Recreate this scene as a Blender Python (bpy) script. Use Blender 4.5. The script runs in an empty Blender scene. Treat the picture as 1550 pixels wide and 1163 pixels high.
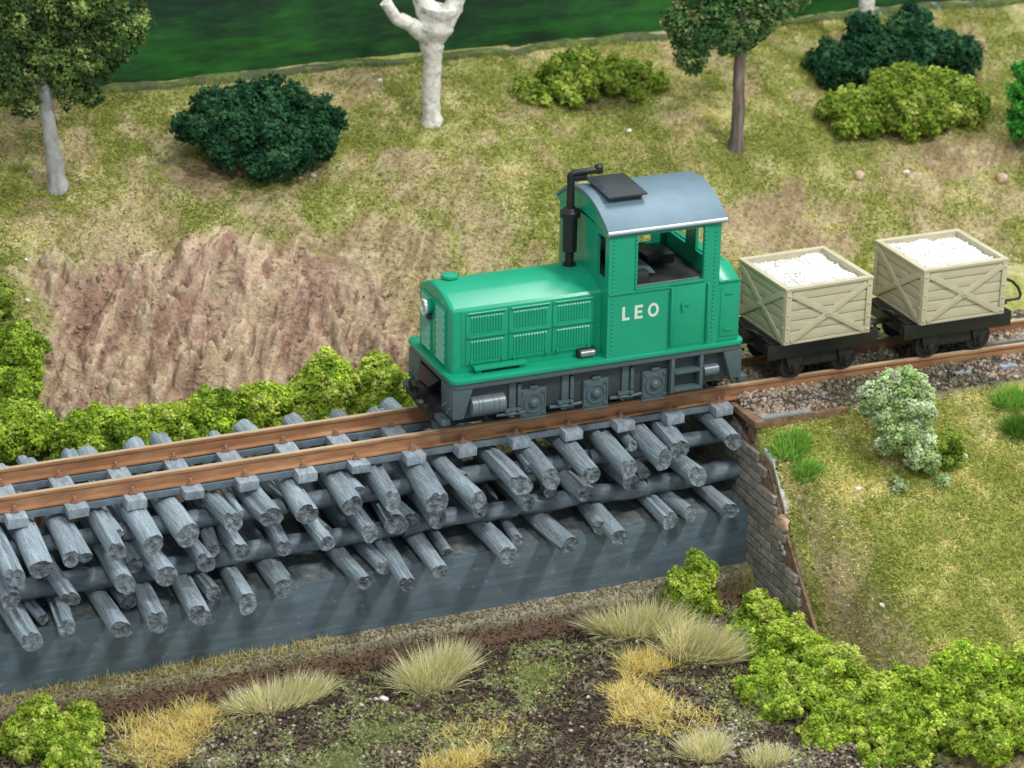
import bpy, bmesh, math, random
import numpy as np
from mathutils import Vector, Matrix

R = math.radians
scene = bpy.context.scene
col = scene.collection
random.seed(4); rng = np.random.RandomState(11)

# ---------------------------------------------------------------- camera
cd = bpy.data.cameras.new('camera'); cam = bpy.data.objects.new('camera', cd); col.objects.link(cam)
cam.matrix_world = Matrix((( 0.92414204,  0.13708708, -0.35660710, -16.2279),
                           (-0.38185818,  0.36093826, -0.85082778, -42.7560),
                           ( 0.01207565,  0.92245905,  0.38590604,  19.8270),
                           (0, 0, 0, 1)))
cd.sensor_width = 36; cd.lens = 36*4000/1550
cd.clip_start = .5; cd.clip_end = 400
cd.dof.use_dof = True; cd.dof.focus_distance = 48.6; cd.dof.aperture_fstop = .47
scene.camera = cam
# ---------------------------------------------------------------- light of the exhibition hall
w = bpy.data.worlds.new('World'); scene.world = w; w.use_nodes = True
w.node_tree.nodes['Background'].inputs[0].default_value = (.86, .94, 1.0, 1)
w.node_tree.nodes['Background'].inputs[1].default_value = .62
def lamp(name, az, el, dist, size, power, color):
    ld = bpy.data.lights.new(name, 'AREA'); ld.shape = 'DISK'; ld.size = size; ld.energy = power; ld.color = color
    o = bpy.data.objects.new(name, ld); col.objects.link(o)
    d = Vector((math.cos(R(el))*math.cos(R(az)), math.cos(R(el))*math.sin(R(az)), math.sin(R(el))))
    o.location = Vector((1, -1, 0)) + d*dist
    o.rotation_euler = d.to_track_quat('Z', 'Y').to_euler()
lamp('hall_lamp_right', -49, 51, 60, 7, 20500, (1, .975, .93))
lamp('hall_lamp_left', -112, 50, 60, 7, 10000, (1, .985, .96))
lamp('ceiling_panel', 29, 64, 55, 24, 17500, (.95, .98, 1))
scene.view_settings.view_transform = 'Standard'; scene.view_settings.look = 'None'
scene.view_settings.exposure = 0; scene.view_settings.gamma = 1
scene.render.engine = 'CYCLES'; scene.cycles.max_bounces = 5; scene.cycles.diffuse_bounces = 3

# ---- numeric helpers: value noise and the height of the ground
_T = np.random.RandomState(7).rand(256, 256)
def vnoise(x, y):
    xi = np.floor(x).astype(int); yi = np.floor(y).astype(int)
    u = x - xi; v = y - yi; u = u*u*(3-2*u); v = v*v*(3-2*v)
    a = _T[xi % 256, yi % 256]; b = _T[(xi+1) % 256, yi % 256]
    c = _T[xi % 256, (yi+1) % 256]; d = _T[(xi+1) % 256, (yi+1) % 256]
    return a*(1-u)*(1-v) + b*u*(1-v) + c*(1-u)*v + d*u*v
def fbm(x, y, o=4):
    s = 0; a = .5; t = 0
    for i in range(o):
        s = s + a*vnoise(x*2**i + 17.3*i, y*2**i - 9.1*i); t += a; a *= .5
    return s/t
def sstep(x, a, b):
    t = np.clip((x-a)/(b-a), 0, 1); return t*t*(3-2*t)
def height(x, y, fine=True):
    x = np.asarray(x, float); y = np.asarray(y, float)
    zl = np.interp(y, [-14, -6, -2.35, -2.05, -1.92, -1.6, 2.1, 2.6, 3.0, 5.9, 6.3, 12],
                      [-3.95, -3.85, -3.78, -3.62, -3.40, -3.34, -3.3, -1.6, -1.15, 1.85, 2.1, 3.98])
    zr = np.interp(y, [-14, -7.4, -1.52, -1.40, -1.1, -.85, .9, 1.6, 6.1, 12], [-3.5, -3.2, -.62, -.42, -.40, -.24, -.24, -.3, 2.03, 3.98])
    ze = np.interp(y, [-14, -4.6, -4.2, -2.85, -2.35, -1.5, -.6, 2, 6.1, 12], [-3.9, -3.75, -3.2, -1.75, -1.0, -.75, -.42, -.45, 2.03, 3.98])
    wid = np.interp(y, [-8, -4.2, -2.4, -1.4], [1.2, 1.3, .5, .06])
    hr = ze + .06 + (zr-ze-.06)*sstep(x, 6.14, 6.16+wid)
    xb = np.interp(y, [-9, -4.4, 2, 3, 6], [5.7, 6.03, 6.06, 3, 1.0]); wb = np.interp(y, [-8, -4.6, -3.6, 2.0, 3, 6], [1.0, .8, .12, .12, 4, 6])
    z = zl + (hr-zl)*sstep(x, xb, xb+wb)
    back = sstep(y, 2.6, 4.0)
    z = z + back*(.55*(fbm(x*.35+3, y*.35+8, 3)-.5) + .22*(fbm(x*1.3, y*1.3, 3)-.5))*(1-.8*sstep(y, 9, 11))
    if fine:
        d = dirt_cut(x, y)
        s = (x-y)*.7071; t = (x+y)*.7071
        z = z + d*(.62*(fbm(s*2.3+40, t*.45+5, 4)-.5) + .50*(np.abs(fbm(x*1.7+9, y*2.2+1, 3)-.5)*2-.3) + .16*(fbm(x*6, y*6, 3)-.5))
        z = z + .07*(fbm(x*3.1, y*3.1+50, 4)-.5)
        fr = sstep(-y, 2.2, 3)*(1-sstep(x, 5, 7))
        z = z + fr*(.25*(fbm(x*.9+70, y*.9, 3)-.5) + .12*(fbm(x*4, y*4+9, 3)-.5))
    return z
def dirt_cut(x, y):
    n = fbm(x*.8+11, y*.8+4, 3)-.5
    xc = (x+2.7+ .55*(y-4.4))
    return np.clip(1.25-((np.abs(xc)/4.3)**2.5 + (np.abs(y-4.4)/1.85)**3) + 1.4*n, 0, 1)*sstep(y, 2.4, 2.8)
# ---------------------------------------------------------------- materials
def mat(name, cols, rough=.6, scale=4, detail=5, bump=0, bscale=None, metal=0, spec=.5, stretch=(1,1,1), attr=False, var=0, coat=0, transl=0, contrast=(.3,.7), distort=0, bdist=.05, speck=None):
    m = bpy.data.materials.new(name); m.use_nodes = True
    nt = m.node_tree; N = nt.nodes; L = nt.links; b = N['Principled BSDF']
    b.inputs['Roughness'].default_value = rough; b.inputs['Metallic'].default_value = metal
    b.inputs['Specular IOR Level'].default_value = spec; b.inputs['Coat Weight'].default_value = coat
    tc = N.new('ShaderNodeTexCoord'); mp = N.new('ShaderNodeMapping'); mp.inputs['Scale'].default_value = stretch
    oi = N.new('ShaderNodeObjectInfo'); ml = N.new('ShaderNodeMath'); ml.operation = 'MULTIPLY'; ml.inputs[1].default_value = 37.0*(1 if var else 0)
    L.new(oi.outputs['Random'], ml.inputs[0]); L.new(ml.outputs[0], mp.inputs['Location'])
    L.new(tc.outputs['Object'], mp.inputs['Vector'])
    nz = N.new('ShaderNodeTexNoise'); nz.inputs['Scale'].default_value = scale; nz.inputs['Detail'].default_value = detail
    nz.inputs['Roughness'].default_value = .65; nz.inputs['Distortion'].default_value = distort
    L.new(mp.outputs[0], nz.inputs['Vector'])
    cr = N.new('ShaderNodeValToRGB'); e = cr.color_ramp.elements
    while len(e) < len(cols): e.new(.5)
    for i, c in enumerate(cols):
        e[i].position = contrast[0] + (contrast[1]-contrast[0])*i/max(1, len(cols)-1); e[i].color = (*c, 1)
    L.new(nz.outputs['Fac'], cr.inputs[0]); out = cr.outputs[0]
    if speck:   # dust specks and scuffs
        n3 = N.new('ShaderNodeTexNoise'); n3.inputs['Scale'].default_value = speck[1]; n3.inputs['Detail'].default_value = 4; L.new(tc.outputs['Object'], n3.inputs['Vector'])
        r3 = N.new('ShaderNodeMapRange'); r3.inputs[1].default_value = speck[2]; r3.inputs[2].default_value = speck[2]+.07; r3.inputs[4].default_value = speck[3]; L.new(n3.outputs['Fac'], r3.inputs[0])
        m3 = N.new('ShaderNodeMix'); m3.data_type = 'RGBA'; L.new(r3.outputs[0], m3.inputs[0]); L.new(out, m3.inputs[6]); m3.inputs[7].default_value = (*speck[0], 1); out = m3.outputs[2]
    if attr:
        at = N.new('ShaderNodeAttribute'); at.attribute_name = 'col'
        mx = N.new('ShaderNodeMix'); mx.data_type = 'RGBA'; mx.blend_type = 'MULTIPLY'; mx.inputs[0].default_value = 1
        L.new(out, mx.inputs[6]); L.new(at.outputs['Color'], mx.inputs[7]); out = mx.outputs[2]
    if var and not attr:
        hs = N.new('ShaderNodeHueSaturation'); mr = N.new('ShaderNodeMapRange')
        mr.inputs[3].default_value = 1-var; mr.inputs[4].default_value = 1+var
        L.new(oi.outputs['Random'], mr.inputs[0]); L.new(mr.outputs[0], hs.inputs['Value']); L.new(out, hs.inputs['Color']); out = hs.outputs[0]
    L.new(out, b.inputs['Base Color'])
    if bump:
        n2 = N.new('ShaderNodeTexNoise'); n2.inputs['Scale'].default_value = bscale or scale*3; n2.inputs['Detail'].default_value = 6
        L.new(mp.outputs[0], n2.inputs['Vector'])
        bp = N.new('ShaderNodeBump'); bp.inputs['Strength'].default_value = bump; bp.inputs['Distance'].default_value = bdist
        L.new(n2.outputs['Fac'], bp.inputs['Height']); L.new(bp.outputs[0], b.inputs['Normal'])
    if transl:
        tr = N.new('ShaderNodeBsdfTranslucent'); ms = N.new('ShaderNodeMixShader'); ms.inputs[0].default_value = transl
        L.new(out, tr.inputs['Color']); L.new(b.outputs[0], ms.inputs[1]); L.new(tr.outputs[0], ms.inputs[2])
        L.new(ms.outputs[0], N['Material Output'].inputs['Surface'])
    return m
G1 = (.009, .315, .172); G2 = (.013, .350, .195)
M = dict(
 green=mat('green_plastic', [G1, G2], .26, 2, bump=.03, bscale=60, spec=.36),
 greend=mat('green_grille', [(.16,.48,.34), (.28,.58,.46)], .4, 20),
 steel=mat('blue_grey_plastic', [(.062,.095,.110), (.085,.125,.140)], .45, 6, bump=.05, bscale=50),
 frame=mat('dark_frame_plastic', [(.030,.040,.046), (.045,.056,.062)], .5, 6),
 tank=mat('tank_grey', [(.12,.155,.175), (.16,.20,.22)], .36, 6, metal=.15),
 roof=mat('roof_paint', [(.12,.19,.238), (.148,.225,.275)], .45, 3, spec=.35, metal=.1, bump=.04, bscale=70),
 roofedge=mat('roof_edge_highlight', [(.42,.48,.52), (.5,.56,.6)], .25, 3, spec=.7),  # paler than the roof, paints in the highlight along its edge
 hatch=mat('hatch_dark', [(.030,.036,.042), (.045,.052,.058)], .3, 8),
 black=mat('black_plastic', [(.008,.008,.009), (.014,.014,.016)], .38, 6),
 blackm=mat('black_matt', [(.010,.010,.011), (.022,.021,.020)], .6, 9),
 lens=mat('lamp_lens', [(.35,.32,.30), (.5,.46,.44)], .1, 8),
 ring=mat('lamp_ring', [(.7,.74,.72), (.8,.82,.8)], .25, 8, metal=.5),
 letter=mat('cream_print', [(.66,.70,.58), (.74,.77,.66)], .6, 30),
 desk=mat('desk_grey', [(.03,.035,.037), (.05,.055,.058)], .4, 8),
 chrome=mat('bright_metal', [(.16,.18,.19), (.30,.32,.33)], .35, 20, metal=.4),
 log=mat('log_blue_grey', [(.17,.22,.252), (.262,.325,.368), (.385,.455,.495)], .75, 9, 9, bump=.7, bscale=16, stretch=(2.0,.16,2.0), var=.2, contrast=(.32,.70), speck=((.60,.68,.72), 26, .60, .55)),
 logend=mat('log_end', [(.05,.06,.067), (.15,.182,.205), (.29,.345,.375)], .85, 9, 9, bump=.9, bscale=18, var=.1, contrast=(.36,.66)),
 pole=mat('long_pole', [(.06,.082,.10), (.125,.165,.195), (.23,.28,.32)], .55, 4, 7, bump=.25, bscale=14, stretch=(.5,1,1), var=.1, contrast=(.34,.72)),
 sill=mat('painted_sill', [(.095,.135,.17), (.13,.18,.22), (.24,.30,.34)], .36, 3.2, 10, bump=.12, bscale=6, stretch=(.30,2.5,2.5), contrast=(.30,.85), distort=.2, speck=((.34,.38,.40), 7, .66, .45)),
 silltop=mat('dusty_shaded_sill_top', [(.075,.095,.11), (.13,.155,.16), (.25,.28,.27)], .85, 5, 8, bump=.4, bscale=25),  # dusty top, colour darkened for the shade beneath the logs
 rail=mat('rusty_rail', [(.26,.125,.06), (.42,.215,.105), (.56,.35,.20)], .5, 2.2, 7, metal=.25, bump=.1, bscale=30, stretch=(.6,3,3), contrast=(.3,.75)),
 railtop=mat('worn_rail_head_highlight', [(.60,.47,.30), (.82,.70,.52)], .3, 3, 6, metal=.35, stretch=(.4,3,3)),  # worn metal, colour lifted for the highlight line on the rail top
 silver_rail=mat('bare_rail', [(.34,.34,.33), (.5,.49,.47)], .3, 6, metal=.6),
 chair=mat('rail_chair', [(.22,.10,.055), (.40,.25,.17)], .7, 9, bump=.2),
 sleeper=mat('sleeper_grey', [(.17,.205,.235), (.27,.32,.365), (.42,.46,.49)], .7, 6, 6, bump=.35, bscale=18, stretch=(2,.6,1), var=.12),
 web=mat('track_web', [(.09,.12,.145), (.18,.225,.26)], .5, 5, 6),
 block=mat('stone_block', [(.15,.135,.115), (.26,.235,.20), (.37,.34,.30)], .9, 7, 7, bump=.5, bscale=20, var=.25),
 mortar=mat('mortar', [(.045,.040,.034), (.085,.075,.062)], .95, 10, 6, bump=.3),
 brownwall=mat('brown_edge', [(.10,.058,.032), (.20,.115,.062), (.27,.20,.14)], .9, 6, 7, bump=.4),
 coping=mat('grey_coping', [(.20,.215,.20), (.32,.34,.32)], .85, 7, 6, bump=.3),
 plaster=mat('white_plaster', [(.40,.40,.38), (.72,.72,.70)], .9, 8, 6, bump=.4),
 tub=mat('beige_plastic', [(.47,.425,.285), (.58,.53,.37)], .5, 5, 6, bump=.12, bscale=30, stretch=(.6,.6,4)),
 white=mat('white_granules', [(.70,.69,.66), (.82,.81,.78)], .85, 14, 5, bump=.3),
 chip=mat('white_chip', [(.62,.60,.56), (.80,.79,.77)], .8, 12, 5, bump=.3),
 ground=mat('ground', [(.62,.62,.62), (1.0,1.0,1.0), (1.35,1.33,1.28)], .95, 9, 9, bump=.9, bscale=9, bdist=.14, attr=True, contrast=(.28,.72), spec=.2),
 flock=mat('flock', [(.85,.85,.85), (1.1,1.1,1.1)], .95, 12, 3, attr=True, transl=.40, spec=.15),
 foam=mat('foam_foliage', [(.75,.75,.75), (1.15,1.15,1.15)], .95, 5, 4, attr=True, transl=.38, spec=.12),
 stone=mat('gravel', [(.8,.8,.8), (1.15,1.15,1.15)], .9, 20, 4, attr=True, bump=.3, spec=.25),
 bark_white=mat('white_bark', [(.22,.20,.15), (.58,.55,.47), (.74,.72,.65), (.80,.78,.72)], .9, 6, 9, bump=.55, bscale=9, bdist=.06),
 bark_grey=mat('grey_bark', [(.20,.20,.19), (.36,.36,.35), (.47,.47,.46)], .9, 5, 7, bump=.5, bscale=14, stretch=(1,1,.5)),
 bark_brown=mat('twisted_brown_bark', [(.075,.055,.045), (.16,.12,.10), (.30,.25,.22)], .85, 5, 6, bump=.5, bscale=14, stretch=(2,2,.25)),
 earth=mat('bare_earth', [(.66,.64,.62), (1.0,1.0,1.0), (1.35,1.33,1.28)], .62, 9, 9, bump=.6, bscale=14, bdist=.08, attr=True, contrast=(.28,.72), spec=.45, stretch=(1.3,1.3,1)),
 earthedge=mat('earth_edge', [(.12,.07,.042), (.23,.145,.09), (.33,.23,.15)], .95, 6, 8, bump=.7, bdist=.08),
 rock=mat('tan_rock', [(.26,.14,.075), (.52,.37,.24), (.70,.56,.42)], .9, 5, 7, bump=.5, bscale=15),
)
def backdrop_material():
    m = bpy.data.materials.new('painted_green_backdrop'); m.use_nodes = True; nt = m.node_tree; N = nt.nodes; L = nt.links; b = N['Principled BSDF']
    tc = N.new('ShaderNodeTexCoord'); mp = N.new('ShaderNodeMapping'); mp.inputs['Scale'].default_value = (.5, 1, 2.6); mp.inputs['Rotation'].default_value = (0, R(4), 0)
    L.new(tc.outputs['Object'], mp.inputs[0])
    n1 = N.new('ShaderNodeTexNoise'); n1.inputs['Scale'].default_value = .34; n1.inputs['Detail'].default_value = 3
    n2 = N.new('ShaderNodeTexNoise'); n2.inputs['Scale'].default_value = 1.6; n2.inputs['Detail'].default_value = 9; n2.inputs['Roughness'].default_value = .7
    L.new(tc.outputs['Object'], n1.inputs[0]); L.new(mp.outputs[0], n2.inputs[0])
    mx = N.new('ShaderNodeMath'); mx.operation = 'MULTIPLY_ADD'; mx.inputs[1].default_value = .55; L.new(n2.outputs[0], mx.inputs[0])
    m2 = N.new('ShaderNodeMath'); m2.operation = 'MULTIPLY'; m2.inputs[1].default_value = .5; L.new(n1.outputs[0], m2.inputs[0]); L.new(m2.outputs[0], mx.inputs[2])
    cr = N.new('ShaderNodeValToRGB'); e = cr.color_ramp.elements
    for i, (p, c) in enumerate(((.40, (.006,.020,.011)), (.48, (.006,.036,.012)), (.57, (.009,.070,.012)), (.68, (.020,.14,.016)))):
        if i > 1: e.new(.5)
        e[i].position = p; e[i].color = (*c, 1)
    L.new(mx.outputs[0], cr.inputs[0]); L.new(cr.outputs[0], b.inputs['Base Color']); b.inputs['Roughness'].default_value = .45
    bp = N.new('ShaderNodeBump'); bp.inputs['Strength'].default_value = .25; L.new(n2.outputs[0], bp.inputs['Height']); L.new(bp.outputs[0], b.inputs['Normal'])
    return m
M['backdrop'] = backdrop_material()

# ---------------------------------------------------------------- object helpers
def tag(o, label=None, cat=None, group=None, kind=None):
    if label: o['label'] = label
    if cat: o['category'] = cat
    if group: o['group'] = group
    if kind: o['kind'] = kind
    return o
def link(name, me, parent=None, loc=(0,0,0)):
    o = bpy.data.objects.new(name, me); col.objects.link(o); o.location = loc; o.parent = parent; return o
def thing(name, label, cat, loc=(0,0,0), rz=0, group=None):
    o = link(name, None, None, loc); o.rotation_euler.z = rz; o.empty_display_size = .2
    return tag(o, label, cat, group)
def np_mesh(name, V, F, m, cols=None, smooth=False):
    V = np.ascontiguousarray(V, np.float32); F = np.ascontiguousarray(F, np.int32); k = F.shape[1]
    me = bpy.data.meshes.new(name)
    me.vertices.add(len(V)); me.vertices.foreach_set('co', V.ravel())
    me.loops.add(F.size); me.loops.foreach_set('vertex_index', F.ravel())
    me.polygons.add(len(F)); me.polygons.foreach_set('loop_start', np.arange(0, F.size, k, dtype=np.int32))
    me.polygons.foreach_set('use_smooth', np.full(len(F), smooth))
    if cols is not None:
        a = me.attributes.new('col', 'FLOAT_COLOR', 'POINT')
        c4 = np.ones((len(V), 4), np.float32); c4[:, :3] = cols; a.data.foreach_set('color', c4.ravel())
    me.update(calc_edges=True); me.materials.append(m); return me
class MB:
    def __init__(s): s.bm = bmesh.new()
    def box(s, x0, x1, y0, y1, z0, z1):
        v = [s.bm.verts.new(p) for p in ((x0,y0,z0),(x1,y0,z0),(x1,y1,z0),(x0,y1,z0),(x0,y0,z1),(x1,y0,z1),(x1,y1,z1),(x0,y1,z1))]
        for f in ((3,2,1,0),(4,5,6,7),(0,1,5,4),(1,2,6,5),(2,3,7,6),(3,0,4,7)): s.bm.faces.new([v[i] for i in f])
        return s
    def prism(s, poly, axis, a, b):
        def p3(p, t): return {'x': (t, p[0], p[1]), 'y': (p[0], t, p[1]), 'z': (p[0], p[1], t)}[axis]
        A = [s.bm.verts.new(p3(p, a)) for p in poly]; B = [s.bm.verts.new(p3(p, b)) for p in poly]; n = len(poly)
        s.bm.faces.new(A); s.bm.faces.new(B[::-1])
        for i in range(n): s.bm.faces.new((A[i], B[i], B[(i+1) % n], A[(i+1) % n]))
        return s
    def loft(s, rings, cap=True):
        vs = [[s.bm.verts.new(p) for p in r] for r in rings]; n = len(rings[0])
        for a, b in zip(vs, vs[1:]):
            for i in range(n): s.bm.faces.new((a[i], a[(i+1) % n], b[(i+1) % n], b[i]))
        if cap: s.bm.faces.new(vs[0][::-1]); s.bm.faces.new(vs[-1])
        return s
    def tube(s, pts, rad, n=12, cap=True):
        pts = [Vector(p) for p in pts]; rad = rad if isinstance(rad, (list, tuple)) else [rad]*len(pts); rings = []
        for i, p in enumerate(pts):
            d = (pts[min(i+1, len(pts)-1)] - pts[max(i-1, 0)]).normalized()
            u = d.orthogonal().normalized() if i == 0 else (u - d*u.dot(d)).normalized()
            v = d.cross(u); rings.append([p + (u*math.cos(2*math.pi*k/n) + v*math.sin(2*math.pi*k/n))*rad[i] for k in range(n)])
        return s.loft(rings, cap)
    def lathe(s, c, axis, prof, n=16):
        c = Vector(c); d = Vector({'x': (1,0,0), 'y': (0,1,0), 'z': (0,0,1)}[axis]); u = Vector({'x': (0,1,0), 'y': (0,0,1), 'z': (1,0,0)}[axis]); v = d.cross(u)
        return s.loft([[c + d*t + (u*math.cos(2*math.pi*k/n) + v*math.sin(2*math.pi*k/n))*max(r, 1e-4) for k in range(n)] for t, r in prof])
    def ball(s, c, r, sub=1, sc=(1,1,1)):
        bmesh.ops.create_icosphere(s.bm, subdivisions=sub, radius=1, matrix=Matrix.Translation(c) @ Matrix.Diagonal((r*sc[0], r*sc[1], r*sc[2], 1))); return s
    def build(s, name, m, parent=None, bevel=0, seg=2, smooth=35, loc=(0,0,0), kind=None):
        bmesh.ops.recalc_face_normals(s.bm, faces=s.bm.faces)
        if bevel:
            ed = [e for e in s.bm.edges if len(e.link_faces) == 2 and e.calc_face_angle(0) > R(28)]
            bmesh.ops.bevel(s.bm, geom=ed, offset=bevel, segments=seg, affect='EDGES', profile=.6, clamp_overlap=True)
        me = bpy.data.meshes.new(name); s.bm.to_mesh(me); s.bm.free()
        if smooth: me.shade_smooth(); me.set_sharp_from_angle(angle=R(smooth))
        me.materials.append(M[m] if isinstance(m, str) else m)
        o = link(name, me, parent, loc)
        if kind: o['kind'] = kind
        return o
def box(name, b, m, parent=None, bevel=.012, **k): return MB().box(*b).build(name, m, parent, bevel, **k)
def wall(name, plane, t0, t1, u0, u1, v0, v1, holes, m, parent):
    # a slab with rectangular openings, as one closed mesh
    us = sorted({u0, u1, *[h[0] for h in holes], *[h[1] for h in holes]}); vs = sorted({v0, v1, *[h[2] for h in holes], *[h[3] for h in holes]})
    solid = {}
    for i in range(len(us)-1):
        for j in range(len(vs)-1):
            cu, cv = (us[i]+us[i+1])/2, (vs[j]+vs[j+1])/2
            solid[i, j] = not any(h[0] < cu < h[1] and h[2] < cv < h[3] for h in holes)
    bm = bmesh.new(); vc = {}
    def V(i, j, k):
        if (i, j, k) not in vc:
            t = (t0, t1)[k]; vc[i, j, k] = bm.verts.new((us[i], t, vs[j]) if plane == 'y' else (t, us[i], vs[j]))
        return vc[i, j, k]
    for (i, j), ok in solid.items():
        if not ok: continue
        for k in (0, 1): bm.faces.new((V(i,j,k), V(i+1,j,k), V(i+1,j+1,k), V(i,j+1,k)))
        for di, dj, a, b in ((-1,0,(i,j),(i,j+1)), (1,0,(i+1,j),(i+1,j+1)), (0,-1,(i,j),(i+1,j)), (0,1,(i,j+1),(i+1,j+1))):
            if not solid.get((i+di, j+dj), False): bm.faces.new((V(*a,0), V(*b,0), V(*b,1), V(*a,1)))
    b = MB(); b.bm.free(); b.bm = bm
    return b.build(name, m, parent, 0)

# ---------------------------------------------------------------- ground sheet
def ground_colour(x, y):
    n1 = fbm(x*.55+5, y*.55+2, 4); n2 = fbm(x*1.9+31, y*1.9+7, 4); n3 = fbm(x*.9+60, y*.9+13, 4)
    A = lambda *c: np.array(c)
    mix = lambda a, b, t: a + (b-a)*np.clip(t, 0, 1)[..., None]
    g = mix(A(.31,.32,.09)*np.ones(x.shape+(3,)), A(.50,.45,.23), sstep(n2, .38, .66)); g = mix(g, A(.26,.275,.075), sstep(n1, .52, .68)*.7)
    s = fbm((x-y)*7.5+40, (x+y)*.7+5, 4); s2 = fbm((x-y)*2.2+9, (x+y)*.5+75, 3); far = (y > 2)
    d = mix(A(.385,.275,.185)*np.ones(x.shape+(3,)), A(.235,.135,.095), sstep(s, .46, .64)*np.where(far, .85, .25)); d = mix(d, A(.47,.36,.24), sstep(s, .50, .34)*0.0 + sstep(.5-s, .04, .16)*np.where(far, .55, .2))
    d = mix(d, A(.27,.155,.12), sstep(s2, .50, .68)*.55); d = mix(d, A(.47,.37,.24), sstep(n2, .56, .70)*.45)
    m = np.maximum(sstep(dirt_cut(x, y), .05, .75), sstep(n3 + .12*(n2-.5), .53, .66)*.62*sstep(y, 2, 3.5))
    for cx, cy, rx, ry, a in ((9.7, 4.4, 2.0, .9, .8), (2.4, 7.5, 1.1, .55, .75), (15.0, 5.7, 1.8, .6, .8), (-2.1, 7.7, .8, .7, .8), (1.2, 5.3, 1.5, .9, .75), (-4.6, 6.4, 1.6, .5, .6)):
        e = ((x-cx)/rx)**2 + ((y-cy)/ry)**2 + 2.4*(n2-.5) + 1.6*(n3-.5); m = np.maximum(m, a*(1-sstep(e, .35, 1.15)))
    bank = sstep(x, 6.2, 6.5)*sstep(-y, 1.4, 1.7)
    m = np.maximum(m, bank*(1-sstep(x-6.25-.16*np.clip(-y-2.6, 0, 9), .05, .55))*.72)
    m = np.maximum(m, bank*sstep(n3, .57, .66)*.35)
    m = np.maximum(m, sstep(2-x, 0, 1)*sstep(3.2-y, 0, .5))
    c = mix(g, d, m)
    left = 1-sstep(x, 5.2, 6.4)
    soil = mix(A(.085,.062,.05)*np.ones(x.shape+(3,)), A(.22,.19,.135), sstep(n2, .42, .62)); soil = mix(soil, A(.30,.265,.22), sstep(n3, .55, .7)*.6)
    soil = mix(soil, A(.15,.095,.065), sstep(-y, 1.95, 2.05)*(1-sstep(-y, 2.35, 2.7)))
    soil = mix(soil, A(.42,.38,.28), (1-sstep(-y, 1.92, 2.0)))
    c = mix(c, soil, left*sstep(-y, 1.2, 1.5)); 
    bed = sstep(x, 5.9, 6.1)*sstep(y, -1.5, -1.4)*(1-sstep(y, 1.2, 1.7))
    c = mix(c, A(.10,.085,.075), bed)
    return c, m
gx = np.arange(-13, 22, .065); gy = np.arange(-12.5, 11.36, .065)
X, Y = np.meshgrid(gx, gy); Z = height(X, Y); nx, ny = len(gx), len(gy)
idx = np.arange(nx*ny).reshape(ny, nx)
F = np.stack([idx[:-1,:-1], idx[:-1,1:], idx[1:,1:], idx[1:,:-1]], -1).reshape(-1, 4)
gc, _ = ground_colour(X, Y)
tag(link('ground', np_mesh('ground', np.stack([X, Y, Z], -1).reshape(-1, 3), F, M['ground'], gc.reshape(-1, 3), True)), kind='structure')
def backdrop():
    xs = np.linspace(-14, 26, 120); zs = np.linspace(2.2, 10, 24); Xb, Zb = np.meshgrid(xs, zs)
    Yb = 11.2 + .06*np.sin(Xb*.9) + .1*(fbm(Xb*.4, Zb*.4, 2)-.5)
    i = np.arange(Xb.size).reshape(Xb.shape); Fb = np.stack([i[:-1,:-1], i[:-1,1:], i[1:,1:], i[1:,:-1]], -1).reshape(-1, 4)
    o = link('backdrop', np_mesh('backdrop', np.stack([Xb, Yb, Zb], -1).reshape(-1, 3), Fb, M['backdrop'], None, True)); tag(o, kind='structure')
    sm = o.modifiers.new('board', 'SOLIDIFY'); sm.thickness = .12; sm.offset = -1
    # ragged torn edge of scenic skin where the hill meets the board
    ring = []; b = MB()
    for k, x in enumerate(np.arange(-14, 25.9, .22)):
        y = 11.0 + .05*math.sin(x*.9) + .10*(float(vnoise(np.array(x*1.3), np.array(3.)))-.5); z = float(height(x, y)) + .02
        h = .03 + .10*float(vnoise(np.array(x*2.1), np.array(9.)))**2; t = .10 + .08*float(vnoise(np.array(x*3.), np.array(1.)))
        ring.append([(x, y-t, z-.15), (x, y-t*.8, z+h*.4), (x, y-t*.2, z+h), (x, y+.15, z+h*.9), (x, y+.15, z-.15)])
    b.loft(ring).build('edging', mat('ragged_edging', [(.012,.045,.02), (.03,.10,.03), (.15,.17,.03), (.05,.09,.03), (.10,.09,.04), (.06,.14,.09), (.34,.42,.34)], .9, 2.4, 7, bump=.5, contrast=(.30,.72)), o, smooth=50)
backdrop()
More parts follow.
